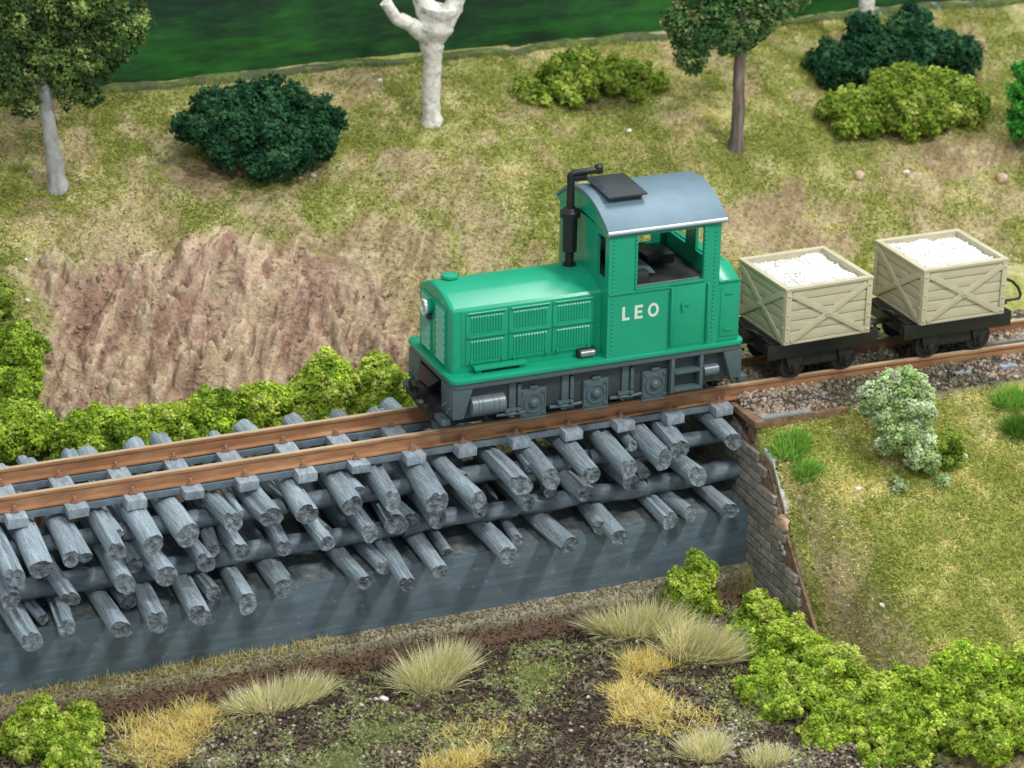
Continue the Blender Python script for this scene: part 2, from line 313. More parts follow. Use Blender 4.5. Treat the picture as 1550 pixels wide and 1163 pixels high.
def bare_earth():
    # the carved earth face behind the trestle, on a finer mesh that dives under the grass at its rim
    gx = np.arange(-8.2, 2.6, .028); gy = np.arange(2.6, 7.0, .028); X, Y = np.meshgrid(gx, gy); m = dirt_cut(X, Y); s, t = (X-Y)*.7071, (X+Y)*.7071
    wv = .5*fbm(X*1.1, Y*1.1+30, 3)
    r1 = 1-2*np.abs(fbm(s*3.2+wv*2+5, t*.55+3, 3)-.5)*2; r2 = 1-np.abs(fbm(s*9+wv*4+15, t*1.3+3, 3)-.5)*4; r3 = np.abs(fbm(X*2.6+9, Y*3.4+1, 4)-.5)*2; step = fbm(X*1.4+60, Y*3.2+4, 3); step = np.floor(step*9)/9
    lump = sstep(fbm(X*.8+44, Y*.8+2, 2), .38, .54)
    Z = height(X, Y) - .03 + sstep(m, .04, .85)*(.05 + .16*(r1-.6)*(1-lump) + .06*(r2-.5)*(1-.6*lump) + lump*(.70*r3-.15) + .40*lump*(step-.5))
    idx = np.arange(X.size).reshape(X.shape); F = np.stack([idx[:-1,:-1], idx[:-1,1:], idx[1:,1:], idx[1:,:-1]], -1).reshape(-1, 4)
    keep = (m.ravel()[F].max(1) > .005); c, _ = ground_colour(X, Y)
    pale = sstep(r2*.5+r1*.5, .35, .8)[..., None]; c = c*(.82+.4*pale); c = c + (np.array((.50,.40,.27))-c)*(sstep(r3, .22, .5)*lump*.5)[..., None]  # highlights painted in: ridge crests paler, hollows darker
    tag(link('bare_earth', np_mesh('bare_earth', np.stack([X, Y, Z], -1).reshape(-1, 3), F[keep], M['earth'], c.reshape(-1, 3), True)), kind='structure')
bare_earth()

# ---------------------------------------------------------------- scatter: crumbs, fibres, stones
def rand_dirs(n):
    v = rng.normal(size=(n, 3)); return v/np.linalg.norm(v, axis=1, keepdims=True)
def crumbs(P, size, cols, tris=2, nrm=None, jit=.75):
    # each crumb is a little torn flake: tris random triangles about its point
    n = len(P); Vs = []; Cs = []
    for k in range(tris):
        a = rand_dirs(n); b = rand_dirs(n)
        if nrm is not None:   # flakes lie roughly along the surface
            w = nrm + rand_dirs(n)*jit; w /= np.linalg.norm(w, axis=1, keepdims=True); a = np.cross(w, a); a /= np.linalg.norm(a, axis=1, keepdims=True)+1e-9; b = np.cross(w, a)
        b -= a*(a*b).sum(1, keepdims=True); b /= np.linalg.norm(b, axis=1, keepdims=True)+1e-9
        s = (size*rng.uniform(.6, 1.3, n))[:, None]; o = rand_dirs(n)*s*.35
        Vs.append(np.stack([P+o+a*s, P+o-a*s*.6+b*s*.8, P+o-a*s*.5-b*s*.8], 1)); Cs.append(np.repeat(cols[:, None, :], 3, 1))
    V = np.concatenate(Vs).reshape(-1, 3); C = np.concatenate(Cs).reshape(-1, 3)
    return V, np.arange(len(V)).reshape(-1, 3), C
def fibres(P, length, width, tilt0, tilt1, cols, az=None, curve=.25):
    n = len(P); az = rng.uniform(0, 2*np.pi, n) if az is None else az; t = rng.uniform(tilt0, tilt1, n)
    d = np.stack([np.sin(t)*np.cos(az), np.sin(t)*np.sin(az), np.cos(t)], 1); L = (length*rng.uniform(.55, 1.2, n))[:, None]
    sd = np.stack([-np.sin(az), np.cos(az), np.zeros(n)], 1)*width/2; sd = sd + rand_dirs(n)*width*.3
    mid = P + d*L*.55; tip = P + d*L; tip[:, 2] -= L[:, 0]*curve*rng.uniform(0, 1, n)*np.sin(t)
    V = np.stack([P-sd, P+sd, mid+sd*.7, mid-sd*.7, tip], 1).reshape(-1, 3); i = np.arange(n)[:, None]*5
    F = np.concatenate([i+np.array([[0,1,2]]), i+np.array([[0,2,3]]), i+np.array([[3,2,4]])]); C = np.repeat(cols, 5, 0)
    return V, F, C
ICO = None
def stones(P, size, cols, sink=.3):
    global ICO
    if ICO is None:
        bm = bmesh.new(); bmesh.ops.create_icosphere(bm, subdivisions=1, radius=1); bm.verts.ensure_lookup_table()
        ICO = (np.array([v.co[:] for v in bm.verts]), np.array([[v.index for v in f.verts] for f in bm.faces])); bm.free()
    v, f = ICO; n = len(P); q = v[None]*rng.uniform(.65, 1.2, (n, len(v), 1))*rng.uniform(.6, 1.2, (n, 1, 3))
    a = rng.uniform(0, 6.28, n); c, s = np.cos(a), np.sin(a)
    q = np.stack([q[..., 0]*c[:, None]-q[..., 1]*s[:, None], q[..., 0]*s[:, None]+q[..., 1]*c[:, None], q[..., 2]], -1)
    V = P[:, None]+q*(size*rng.uniform(.5, 1.4, n))[:, None, None]; V[..., 2] += (size*(.5-sink))
    return V.reshape(-1, 3), (f[None]+np.arange(n)[:, None, None]*len(v)).reshape(-1, 3), np.repeat(cols, len(v), 0)
def pick(pal, n, w=None):
    pal = np.array(pal); c = pal[rng.choice(len(pal), n, p=w)]; return c*rng.uniform(.8, 1.2, (n, 1))
def area(n, x0, x1, y0, y1): return rng.uniform(x0, x1, n), rng.uniform(y0, y1, n)
def on_ground(x, y, dz=0): return np.stack([x, y, height(x, y)+dz], 1)
def stuff(name, label, cat, parts):
    V = []; F = []; C = []; k = 0
    for v, f, c in parts: V.append(v); F.append(f+k); C.append(c); k += len(v)
    return V and tag(link(name, np_mesh(name, np.concatenate(V), np.concatenate(F), M['stone'] if 'gravel' in name or 'ballast' in name else M['flock'], np.concatenate(C))), label, cat, kind='stuff')
def grass():
    parts = []
    for (x0, x1, y0, y1, n) in ((-10, 19, 2.7, 11, 345000), (6.2, 13, -8.2, -1.45, 180000)):
        x, y = area(n, x0, x1, y0, y1)
        keep = (np.abs(x - (.42*y + 3)) < 13) if y0 > 0 else (x < 14)
        x, y = x[keep], y[keep]
        _, m = ground_colour(x, y); n2 = fbm(x*1.9+31, y*1.9+7, 4); n4 = fbm(x*2.7+3, y*2.7+90, 3); n5 = fbm(x*.5+77, y*.5+21, 3)
        ok = rng.rand(len(x)) < np.clip(1.02-m*1.05, .04, 1)*(1-sstep(dirt_cut(x, y), .2, .5))*np.clip(.45+1.8*(n4-.30), .3, 1)
        x, y, n2, n4, n5 = x[ok], y[ok], n2[ok], n4[ok], n5[ok]; n = len(x)
        grn = pick([(.33,.35,.08), (.27,.31,.07), (.42,.42,.12), (.17,.22,.05)], n); straw = pick([(.56,.50,.18), (.46,.40,.17), (.64,.59,.27)], n)
        k = (rng.rand(n) < sstep(n2 + .6*(n5-.5), .40, .92))[:, None]; c = np.where(k, straw, grn)*(1.15 if y0 > 0 else 1.5)
        h = rng.rand(n) < .5; P = on_ground(x, y, .01)
        parts.append(crumbs(P[h], .034, c[h], 1, np.tile([0., -.3, 1.], (h.sum(), 1)))); parts.append(fibres(P[~h], .14, .013, .6, 1.45, c[~h]))
    stuff('static_grass', 'short olive and straw model grass covering the slopes', 'grass', parts)
grass()
def foreground_cover():
    x, y = area(90000, -9.5, 6.6, -9.5, -2.0); ok = rng.rand(len(x)) < np.clip(1.0-.9*sstep(x, 5, 6.5), 0, 1); x, y = x[ok], y[ok]
    n3 = fbm(x*.9+60, y*.9+13, 4); n5 = .5*fbm(x*.8+7, y*.8+33, 3)+.5*fbm(x*2.6+17, y*2.6+3, 3); ledge = sstep(y, -2.7, -2.2)
    q = rng.rand(len(x)); P = on_ground(x, y, .01); parts = []
    mo = (rng.rand(len(x)) < sstep(n5, .49, .63)*.7) & (ledge < .5)
    dark = (q < .5) & (ledge < .9) & ~mo; parts.append(crumbs(P[dark], .040, pick([(.09,.066,.056), (.15,.11,.085), (.05,.043,.042), (.22,.165,.12)], dark.sum()), 2))
    parts.append(crumbs(P[mo], .036, pick([(.44,.50,.18), (.32,.38,.14), (.56,.60,.28), (.24,.27,.14)], mo.sum()), 2, np.tile([0., -.3, 1.], (mo.sum(), 1)), .9))
    red = (q > .6) & (ledge > .2); parts.append(crumbs(P[red], .035, pick([(.18,.10,.07), (.10,.06,.045), (.26,.18,.13), (.30,.27,.18)], red.sum()), 2))
    fb = (q > .85); parts.append(fibres(P[fb], .22, .012, .8, 1.5, pick([(.30,.24,.12), (.16,.10,.06), (.42,.36,.18)], fb.sum())))
    # pale litter and yellow fibres along the foot of the sill
    x, y = area(9000, -9.5, 5.8, -2.05, -1.68); P = on_ground(x, y, .01); q = rng.rand(len(x))
    parts.append(crumbs(P[q < .6], .030, pick([(.48,.43,.26), (.26,.22,.14), (.55,.52,.44), (.42,.38,.18)], (q < .6).sum()), 2))
    yl = (q > .6) & (x < -2.5); parts.append(fibres(P[yl], .2, .013, .3, 1.4, pick([(.74,.62,.20), (.60,.54,.22), (.80,.73,.40)], yl.sum())))
    stuff('ground_litter', 'dark soil crumbs, moss and stray fibres below the trestle', 'litter', parts)
    x, y = area(16000, -9.5, 6.2, -9.6, -2.9); n3 = fbm(x*.7+60, y*.7+13, 3); w = np.clip(sstep(n3, .48, .62) + sstep(-y-.2*x, 6.2, 7.6)*.7, .06, 1); ok = rng.rand(len(x)) < w*.95
    x, y = x[ok], y[ok]
    tag(stuff('gravel', 'loose brown and pale grey gravel in the foreground ditch', 'gravel', [stones(on_ground(x, y), .042, pick([(.26,.21,.17), (.40,.37,.33), (.16,.11,.09), (.30,.20,.16), (.52,.49,.45)], len(x)))]))
    x, y = area(8600, 6.15, 15, -1.42, 1.4); n3 = fbm(x*.8+2, y*1.5+13, 3); bx, by = x, y
    pale = pick([(.40,.31,.24), (.31,.23,.17), (.46,.39,.31), (.24,.18,.14)], len(x)); drk = pick([(.075,.062,.054), (.13,.105,.085), (.18,.15,.10), (.16,.17,.07)], len(x))
    k = ((x < 7.6+.5*n3) | ((x > 11.2) & (n3 > .45)) | (rng.rand(len(x)) < .15))[:, None]
    x, y = area(3500, -7.5, 1.5, 2.6, 6.6); ok = rng.rand(len(x)) < np.clip(dirt_cut(x, y), 0, 1)*np.clip(3*(fbm(x*1.5+5, y*1.5, 3)-.38), .1, 1); x, y = x[ok], y[ok]
    cc, _ = ground_colour(x, y); big = rng.rand(len(x)) < .16; cj = cc*rng.uniform(.75, 1.35, (len(x), 1)); P = on_ground(x, y, .03)
    stuff('earth_gravel', 'loose earth clods over the bare brown slope', 'earth', [stones(P[~big], .036, cj[~big], .5), stones(P[big], .085, cj[big], .75)])
    x, y = bx, by
    stuff('ballast', 'pinkish stone ballast beside the rails behind the abutment', 'ballast', [stones(on_ground(x, y, .01), .045, np.where(k, pale, drk))])
foreground_cover()

# ---------------------------------------------------------------- abutment and sill
def abutment():
    t = thing('abutment_wall', 'grey stone block abutment wall descending beside the trestle end', 'wall', (6.05, 0, -3.6))
    top = lambda y: float(np.interp(y, [-4.6, -4.25, -2.85, -2.3, -1.2, -.6, 2], [-3.6, -3.25, -1.72, -.98, -.72, -.48, -.48])) + 3.6
    ys = [-4.45, -4.25, -3.6, -2.85, -2.3, -1.2, -.6, 1.6]
    MB().prism([(ys[0], -.4)] + [(y, top(y)-.12) for y in ys] + [(ys[-1], -.4)], 'x', .035, .10).build('backing', 'earthedge', t, smooth=0)
    protos = []
    for k in range(8):
        L = .44 + .07*(k % 3); h = .19; b = MB().box(-.03, .06, -L/2+.012, L/2-.012, -h/2+.008, h/2-.008)
        for v in b.bm.verts: v.co += Vector((random.uniform(-.012, .006), random.uniform(-.01, .01), random.uniform(-.006, .006)))
        o = b.build('block', 'block', t, .014, 1, smooth=0); protos.append((L, o.data)); 
        if k: bpy.data.objects.remove(o)
        else: first = o
    used = False; z = .0; r = 0
    while z < 3.3:
        y = 1.5 - random.uniform(0, .3)
        while y > -4.5:
            L, me = random.choice(protos)
            if z + .10 < min(top(y), top(y-L)) and y < 1.45:
                if not used: o = first; used = True; o.data = me
                else: o = link('block', me, t)
                o.location = (random.uniform(-.012, .012), y-L/2, z); o.rotation_euler = (random.uniform(-.02, .02), 0, random.uniform(-.03, .03))
            y -= L
        z += .20; r += 1
    c = MB()
    pts = [(-4.3, -3.28), (-3.6, -2.52), (-2.87, -1.70), (-2.3, -.95), (-1.9, -.84)]
    for (a, az), (b2, bz) in zip(pts[2:], pts[3:]): c.prism([(a, az+3.52), (b2, bz+3.52), (b2, bz+3.63), (a, az+3.63)], 'x', .09, .34)
    c.build('plaster_streak', 'plaster', t, .03)
    # top corner of the abutment: brown timber edge and the return towards the right
    e = thing('abutment_edging', 'brown earth edged ledge with grey coping beside the pale ballast', 'ledge', (6.1, -1.45, -.5))
    MB().prism([(-.06, .02), (.16, .02), (.16, .14), (-.06, .16)], 'y', -.25, 1.4).build('edge_board', 'brownwall', e, .02)
    MB().prism([(.0, -.35), (2.1, -.5), (2.1, .06), (.0, .06)], 'y', -.06, .12).build('earth_face', 'brownwall', e, .02)
    MB().prism([(.18, .065), (1.35, .065), (1.28, .125), (.2, .125)], 'y', -.05, .10).build('coping', 'coping', e, .015)
    r = MB().ball((0, 0, 0), .24, 3, (.42, 1.15, .95))
    for v in r.bm.verts:
        n = float(fbm(np.array(v.co.x*9+v.co.y*6+3), np.array(v.co.z*7+v.co.y*4+8), 2)); v.co *= .45 + 1.15*n
        v.co.z = round(v.co.z/.05)*.05*.7 + v.co.z*.3
    tag(r.build('rock', 'rock', None, loc=(6.1, -2.85, -1.98), smooth=0), 'broken tan lump of earth on top edge of the abutment wall', 'rock')
    f = MB()
    for i in range(3): f.ball((.02*i, -.05*i, -.35-.1*i), .05, 2, (.6, 1, 1.3))
    tag(f.build('plaster_flake', 'plaster', None, loc=(6.03, -2.98, -1.95), smooth=0), 'small white plaster flake below the tan rock', 'flake')
abutment()
def sill():
    t = thing('sill_wall', 'long blue grey painted sill beam carrying the log trestle', 'beam', (-2, 0, -3.5))
    s = MB().prism([(-1.65, 0), (1.7, 0), (1.7, 1.36), (-1.65, 1.36)], 'x', -9.5, 8.02); s.build('face', 'sill', t, .02)
    MB().box(-9.45, 8.0, -1.62, 1.66, 1.364, 1.372).build('dusty_shaded_top', 'silltop', t)
sill()

# ---------------------------------------------------------------- log trestle
def log_mesh(b, p0, p1, r, n=16, m=9, rough=.06, crack=.5, seed=0):
    p0 = Vector(p0); p1 = Vector(p1); d = (p1-p0).normalized(); u = d.cross(Vector((0, 0, 1))).normalized(); v = u.cross(d)
    rs = random.Random(seed); ph = [rs.uniform(0, 6.28) for _ in range(4)]; ca = rs.uniform(.9, 2.4); cw = rs.choice([0, .2, .26, .34])*crack*2; rings = []
    prof = [1 + rough*(math.sin(2*a*6.283/n+ph[0]) + .6*math.sin(3*a*6.283/n+ph[1])) + rs.uniform(-rough, rough)*.8 for a in range(n)]
    if cw:
        k = int(ca/6.283*n) % n; prof[k] -= cw
    slant = rs.uniform(-.5, .5); sl2 = rs.uniform(-.35, .35)
    for j in range(m+1):
        t = j/m; c = p0 + (p1-p0)*t + u*r*.22*math.sin(t*4+ph[3]) + v*r*.12*math.sin(t*6+ph[1]); tp = 1 + .08*math.sin(t*5+ph[2]); ring = []
        for a in range(n):
            an = a*6.283/n; rr = r*tp*(prof[a] + rs.uniform(-rough, rough)*.35)
            q = c + (u*math.cos(an) + v*math.sin(an))*rr
            if j == 0: q = q + d*(slant*math.cos(an) + sl2*math.sin(an))*r
            ring.append(q)
        rings.append(ring)
    vs = [[b.verts.new(q) for q in ring] for ring in rings]
    for A, B in zip(vs, vs[1:]):
        for a in range(n): b.faces.new((A[a], A[(a+1) % n], B[(a+1) % n], B[a]))
    b.faces.new(vs[-1])
    prev = vs[0]; fs = []
    for kk, sc in enumerate((.72, .38)):   # torn sawn end
        cur = [b.verts.new(p0 + (q.co-p0)*sc + d*r*rs.uniform(-.02, .22)) for q in vs[0]]
        for a in range(n): fs.append(b.faces.new((prev[(a+1) % n], prev[a], cur[a], cur[(a+1) % n])))
        prev = cur
    fs.append(b.faces.new(prev[::-1]))
    for f in fs: f.material_index = 1
trestle = thing('log_trestle', 'cribwork trestle of stacked blue grey logs under the rails', 'trestle', (0, 0, 0))
def add_log(p0, p1, r, ends=('log', 'logend'), seed=0, rough=.065, crack=.55):
    b = bmesh.new(); c = (Vector(p0)+Vector(p1))/2; log_mesh(b, Vector(p0)-c, Vector(p1)-c, r, rough=rough, crack=crack, seed=seed)
    bmesh.ops.recalc_face_normals(b, faces=b.faces); me = bpy.data.meshes.new('log'); b.to_mesh(b and me); b.free(); me.shade_smooth(); me.set_sharp_from_angle(angle=R(48))
    for e in ends: me.materials.append(M[e])
    return link('log', me, trestle, c)
LT1 = [(-8.48,-2.35),(-7.91,-2.22),(-7.42,-2.05),(-7.14,-2.1),(-6.63,-2.08),(-5.89,-2.0),(-5.24,-1.82),(-4.41,-1.68),(-3.64,-1.67),(-2.98,-1.77),(-2.12,-1.72),(-1.37,-1.85),(-.62,-2.14),(.11,-2.33),(.99,-2.06),(1.7,-1.95),(2.45,-2.05),(3.23,-2.12),(4.0,-1.91),(4.5,-1.66),(5.58,-1.66)]
LT2 = [(-8.53,-2.16),(-7.5,-2.37),(-6.51,-2.17),(-5.78,-2.15),(-5.0,-1.95),(-4.25,-1.76),(-3.47,-1.89),(-2.71,-1.95),(-1.87,-1.84),(-1.23,-1.66),(-.49,-1.70),(.37,-1.67),(1.34,-1.71),(2.54,-1.70),(3.55,-1.54),(4.83,-1.70)]
LT3 = [(-8.23,-2.48),(-7.55,-2.2),(-6.74,-2.59),(-6.01,-2.51),(-5.26,-2.51),(-4.41,-2.46),(-3.55,-2.12),(-2.14,-2.37),(-1.45,-2.68),(-.71,-2.44),(.66,-2.35),(1.96,-2.32),(2.98,-2.32),(4.14,-2.08),(5.38,-2.06)]
rl = random.Random(3)
for k, (x, y) in enumerate(LT1):
    thin = k in (3,); r = .11 if thin else rl.uniform(.165, .215)
    dx = rl.uniform(-.25, .35)
    add_log((x, y, -.70), (min(x+dx, 5.75), rl.uniform(1.95, 2.3), -.68), r, seed=k*7+1)
for k, (x, y) in enumerate(LT2): add_log((x, y, -1.27), (min(x+rl.uniform(-.3, .3), 5.75), 1.9, -1.27), rl.uniform(.15, .195), seed=k*5+200)
for k, (x, y) in enumerate(LT3): add_log((x, y, -1.95), (min(x+rl.uniform(-.25, .25), 5.75), 1.7, -1.93), rl.uniform(.155, .195), seed=k*3+400)
for k in range(9): add_log((-8.0+1.55*k+rl.uniform(-.3, .3), rl.uniform(-1.95, -1.6), -1.95), (-8.0+1.55*k+rl.uniform(-.4, .4), 1.6, -1.93), rl.uniform(.11, .16), seed=k*3+800)
for k in range(8): add_log((-7.9+1.7*k+rl.uniform(-.35, .35), rl.uniform(-1.6, -1.25), -1.27), (-7.9+1.7*k+rl.uniform(-.3, .3), 1.7, -1.27), rl.uniform(.10, .16), seed=k*3+900)
for k in range(7): add_log((-8.2+2.0*k+rl.uniform(-.4, .4), rl.uniform(-1.5, -1.15), -.70), (-8.2+2.0*k+rl.uniform(-.3, .3), 1.7, -.70), rl.uniform(.08, .14), seed=k*3+950)
def poles(y, z, cuts, r, s):
    for k, (a, b) in enumerate(zip(cuts, cuts[1:])):
        add_log((b-.03, y+rl.uniform(-.05, .05), z+rl.uniform(-.02, .02)), (a+.03, y+rl.uniform(-.05, .05), z+rl.uniform(-.02, .02)), r*rl.uniform(.9, 1.08), ('pole', 'logend'), s+k, rough=.02, crack=0)
poles(-.72, -.985, [-9.4, -6.2, -3.1, .2, 3.0, 5.9], .165, 600); poles(-1.08, -1.61, [-9.4, -5.0, -1.0, 1.35, 2.6, 4.0, 5.98], .185, 650)
poles(.9, -.985, [-9.4, -3.3, 1.2, 5.9], .165, 700); poles(.95, -1.61, [-9.4, -4.3, .7, 5.9], .185, 750)

# ---------------------------------------------------------------- track
def track():
    t = thing('railway_track', 'narrow gauge track with rusty rails on grey sleepers', 'track', (0, 0, 0))
    for s in (-1, 1):
        y = s*.59; b = MB(); rings = []
        prof = [(-.10,-.29),(.10,-.29),(.10,-.262),(.022,-.235),(.022,-.085),(.048,-.06),(.048,-.012),(.036,-.003),(-.036,-.003),(-.048,-.012),(-.048,-.06),(-.022,-.085),(-.022,-.235),(-.10,-.262)]
        for x in np.arange(-13, 20.1, 1.0):
            off = -.14*max(0, (x-6)/6.7)**2 if x < 19 else -.14*(13/6.7)**2
            rings.append([(float(x), y+off+p[0], p[1]) for p in prof])
        o = b.loft(rings).build('rail', 'rail', t, smooth=30)
        h = MB(); rr = [[(q[0][0], q[7][1], -.0025), (q[0][0], q[7][1], .0005), (q[0][0], q[8][1], .0005), (q[0][0], q[8][1], -.0025)] for q in rings]
        h.loft(rr).build('rail_head', 'railtop', o)
        for (a, c) in ((-13, 6),):
            box('web', (a, c, y-.13, y+.13, -.44, -.315), 'web', t, .01)
    c_ = MB(); c_.loft([[(x, -.36-.14*((x-6)/6.7)**2+a, z) for a, z in ((-.04, -.2), (.04, -.2), (.04, -.004), (-.04, -.004))] for x in (11.4, 13, 15, 17)]); c_.build('check_rail', 'silver_rail', t, .006)
    sm = [MB() for _ in range(3)]; protos = []
    for b in sm:
        b.box(-.19, .19, -.98, .98, -.47, -.285)
        for v in b.bm.verts: v.co += Vector((random.uniform(-.012, .012), random.uniform(-.03, .03), random.uniform(-.008, .004)))
        o = b.build('sleeper', 'sleeper', t, .02); protos.append(o.data); bpy.data.objects.remove(o)
    ch = MB().box(-.065, .065, -.045, .045, -.285, -.245).prism([(-.04, -.245), (.04, -.245), (.028, -.205), (-.028, -.205)], 'y', -.035, .035); ch.lathe((0, .01, -.21), 'z', [(0, .028), (.04, .026), (.05, .014)], 8)
    o = ch.build('rail_chair', 'chair', t, 0); chm = o.data; bpy.data.objects.remove(o)
    for k in range(27):
        x = -12.3 + 1.062*k
        if x > 17: break
        off = -.14*max(0, (x-6)/6.7)**2
        o = link('sleeper', random.choice(protos), t, (x+random.uniform(-.03, .03), off, 0)); o.rotation_euler.z = random.uniform(-.015, .015)
        for s in (-1, 1):
            for q in (-1, 1):
                link('rail_chair', chm, o, (0, s*.59+q*.115, .002))
track()

# ---------------------------------------------------------------- locomotive
def rivets(pts, r, name, parent, axis='y', m='green', kind='stuff'):
    b = MB()
    for p in pts: b.lathe(p, axis, [(-.0, r), (-r*.7, r*.7), (-r, .003)] if axis in 'yx' else [(0, r), (r, r*.5)], 6)
    return b.build(name, m, parent, smooth=60, kind=kind if len(pts) > 2 else None)
def rrect(x0, x1, y0, y1, r, n=5):
    out = []
    for cx, cy, a in ((x1-r, y1-r, 0), (x0+r, y1-r, 90), (x0+r, y0+r, 180), (x1-r, y0+r, 270)):
        out += [(cx+r*math.cos(R(a+90*i/n)), cy+r*math.sin(R(a+90*i/n))) for i in range(n+1)]
    return out
def loco():
    t = thing('diesel_locomotive', 'bright green toy diesel locomotive with grey roof and LEO lettering', 'locomotive', (0, 0, 0))
    MB().prism(rrect(0, 6, -1.21, 1.21, .14), 'z', 1.10, 1.19).build('footplate', 'green', t, .022, 2)
    # frames and ends
    for s in (-1, 1): MB().box(.30, 5.70, s*1.00-.02, s*1.00+.02, .34, .985).build('side_frame', 'frame', t, .01)
    MB().prism(rrect(.03, 5.97, -1.175, 1.175, .12), 'z', .985, 1.097).build('valance', 'steel', t, .012)
    for e, x0, sx in (('front', .03, 1), ('rear', 5.97, -1)):
        for s in (-1, 1):   # corner posts that taper downwards
            b = MB(); b.loft([[(x0, s*1.17, .983), (x0, s*.56, .983), (x0+sx*.40, s*.56, .983), (x0+sx*.40, s*1.17, .983)],
                    [(x0, s*1.17, .40), (x0, s*.56, .40), (x0+sx*.22, s*.56, .40), (x0+sx*.22, s*1.17, .40)]])
            p = b.build('corner_post', 'steel', t, .02)
            b = MB(); b.box(min(x0, x0-sx*.17), max(x0, x0-sx*.17), s*.86-.2, s*.86+.2, .26, .38)
            b.build('foot_step', 'steel', p, .02)
            b = MB()
            for zz, yy in ((.52, .70), (.60, .80), (.46, .92), (.56, 1.0)): b.lathe((x0-sx*.002, s*yy, zz), 'x', [(0, .035), (-sx*.03, .03), (-sx*.04, .003)], 8)
            b.build('bolts', 'steel', p, smooth=60, kind='stuff')
        box('buffer_backing', (min(x0+sx*.12, x0+sx*.2), max(x0+sx*.12, x0+sx*.2), -.56, .56, .30, .983), 'blackm', t)
        c = MB().box(min(x0-sx*.28, x0+sx*.12), max(x0-sx*.28, x0+sx*.12), -.16, .16, .52, .72).box(min(x0-sx*.42, x0-sx*.28), max(x0-sx*.42, x0-sx*.28), -.2, .2, .50, .62)
        c.tube([(x0-sx*.38, 0, .62), (x0-sx*.42, 0, .8), (x0-sx*.34, 0, .88)], .04, 8)
        c.loft([[(x0-sx*.02, -.5, .95), (x0-sx*.02, .5, .95), (x0+sx*.1, .5, .95), (x0+sx*.1, -.5, .95)], [(x0-sx*.16, -.3, .75), (x0-sx*.16, .3, .75), (x0+sx*.1, .3, .75), (x0+sx*.1, -.3, .75)]])
        c.build('coupler', 'black', t, .015)
        MB().lathe((x0+sx*.0, 0, .34), 'y', [(-.45, .05), (-.43, .24), (.43, .24), (.45, .05)], 16).build('coupling_drum', 'black', t)
        box('hook_pin', (min(x0-sx*.3, x0-sx*.22), max(x0-sx*.3, x0-sx*.22), -.24, -.06, .42, .47), 'chrome', t, .008)
    for x in (1.68, 2.95, 4.18):
        for s in (-1, 1):
            w = MB().lathe((x, s*.60, .375), 'y', [(-.08, .37), (.06, .37), (.08, .30), (.03, .27), (.03, .08), (.09, .07)] if s > 0 else [(.08, .37), (-.06, .37), (-.08, .30), (-.03, .27), (-.03, .08), (-.09, .07)], 24)
            w.build('wheel', 'blackm', t)
    for x in (1.68, 2.955, 4.18):
        a = box('axle_box', (x-.26, x+.26, -1.075, -1.022, .20, .765), 'steel', t, .012)
        b = MB().lathe((x, -1.072, .48), 'y', [(0, .20), (-.03, .195), (-.03, .165), (-.012, .16), (-.012, .10), (-.05, .09), (-.085, .05), (-.09, .002)], 20); b.build('axle_cover', 'steel', a)
        b = MB()
        for sx in (-1, 1):
            for sz in (-1, 1): b.lathe((x+sx*.195, -1.072, .48+sz*.21), 'y', [(0, .036), (-.03, .03), (-.036, .003)], 8)
            b.box(x+sx*.235-.012, x+sx*.235+.012, -1.086, -1.074, .24, .73)
        b.build('cover_bolts', 'steel', a, smooth=60, kind='stuff')
        box('cap_plate', (x-.08, x+.08, -1.10, -1.03, .767, .82), 'steel', a, .01)
        box('lower_lip', (x-.27, x+.27, -1.10, -1.03, .165, .196), 'steel', a, .01)
    tk = MB().lathe((.76, -1.00, .57), 'x', [(-.36, .05), (-.345, .17), (-.33, .195), (.33, .195), (.345, .17), (.36, .05)], 24).build('air_tank', 'tank', t)
    for x in (-.2, -.12, .1, .2): MB().lathe((.76+x, -1.00, .57), 'x', [(-.012, .199), (-.008, .205), (.008, .205), (.012, .199)], 24).build('band', 'tank', tk)
    for x in (1.26, 2.33, 3.57):
        b = MB().box(x-.07, x+.07, -1.06, -1.022, .42, .93).box(x-.16, x+.16, -1.09, -1.022, .36, .43).box(x+.10, x+.17, -1.08, -1.022, .45, .90)
        b.lathe((x-.12, -1.09, .395), 'y', [(0, .045), (-.03, .04), (-.04, .004)], 8); b.lathe((x+.12, -1.09, .395), 'y', [(0, .045), (-.03, .04), (-.04, .004)], 8)
        b.tube([(x-.32, -1.06, .33), (x+.1, -1.06, .31), (x+.34, -1.06, .33)], .035, 8); b.build('brake_rigging', 'steel', t, .006)
    for a in (4.47, 5.075): st = box('step_upright', (a, a+.075, -1.18, -1.022, .28, .983), 'steel', t, .01)
    for z in (.30, .66): box('tread', (4.547, 5.073, -1.20, -1.03, z, z+.075), 'steel', st, .015)
    MB().lathe((5.36, -1.04, .60), 'x', [(-.16, .04), (-.15, .11), (.15, .11), (.16, .04)], 16).build('brake_cylinder', 'tank', t)
    # bonnet
    half = [(.85, 1.192), (.85, 2.33), (.838, 2.395), (.80, 2.445), (.73, 2.48), (.42, 2.60), (.34, 2.625), (.18, 2.645)]
    prof = [(-y, z) for y, z in half] + [(0, 2.652)] + half[::-1]
    sec = lambda x, k: [(x, y*k, 1.192 + (z-1.192)*(1-(1-k)*.35)) for y, z in prof]
    hood = MB().loft([sec(.12, .93), sec(.135, .965), sec(.165, .99), sec(.21, 1), sec(3.117, 1)]).build('bonnet', 'green', t, smooth=22)
    MB().lathe((.52, .28, 2.625), 'z', [(0, .10), (.035, .10), (.04, .17), (.085, .16), (.10, .10), (.105, .003)], 20).build('filler_cap', 'green', hood, smooth=50)
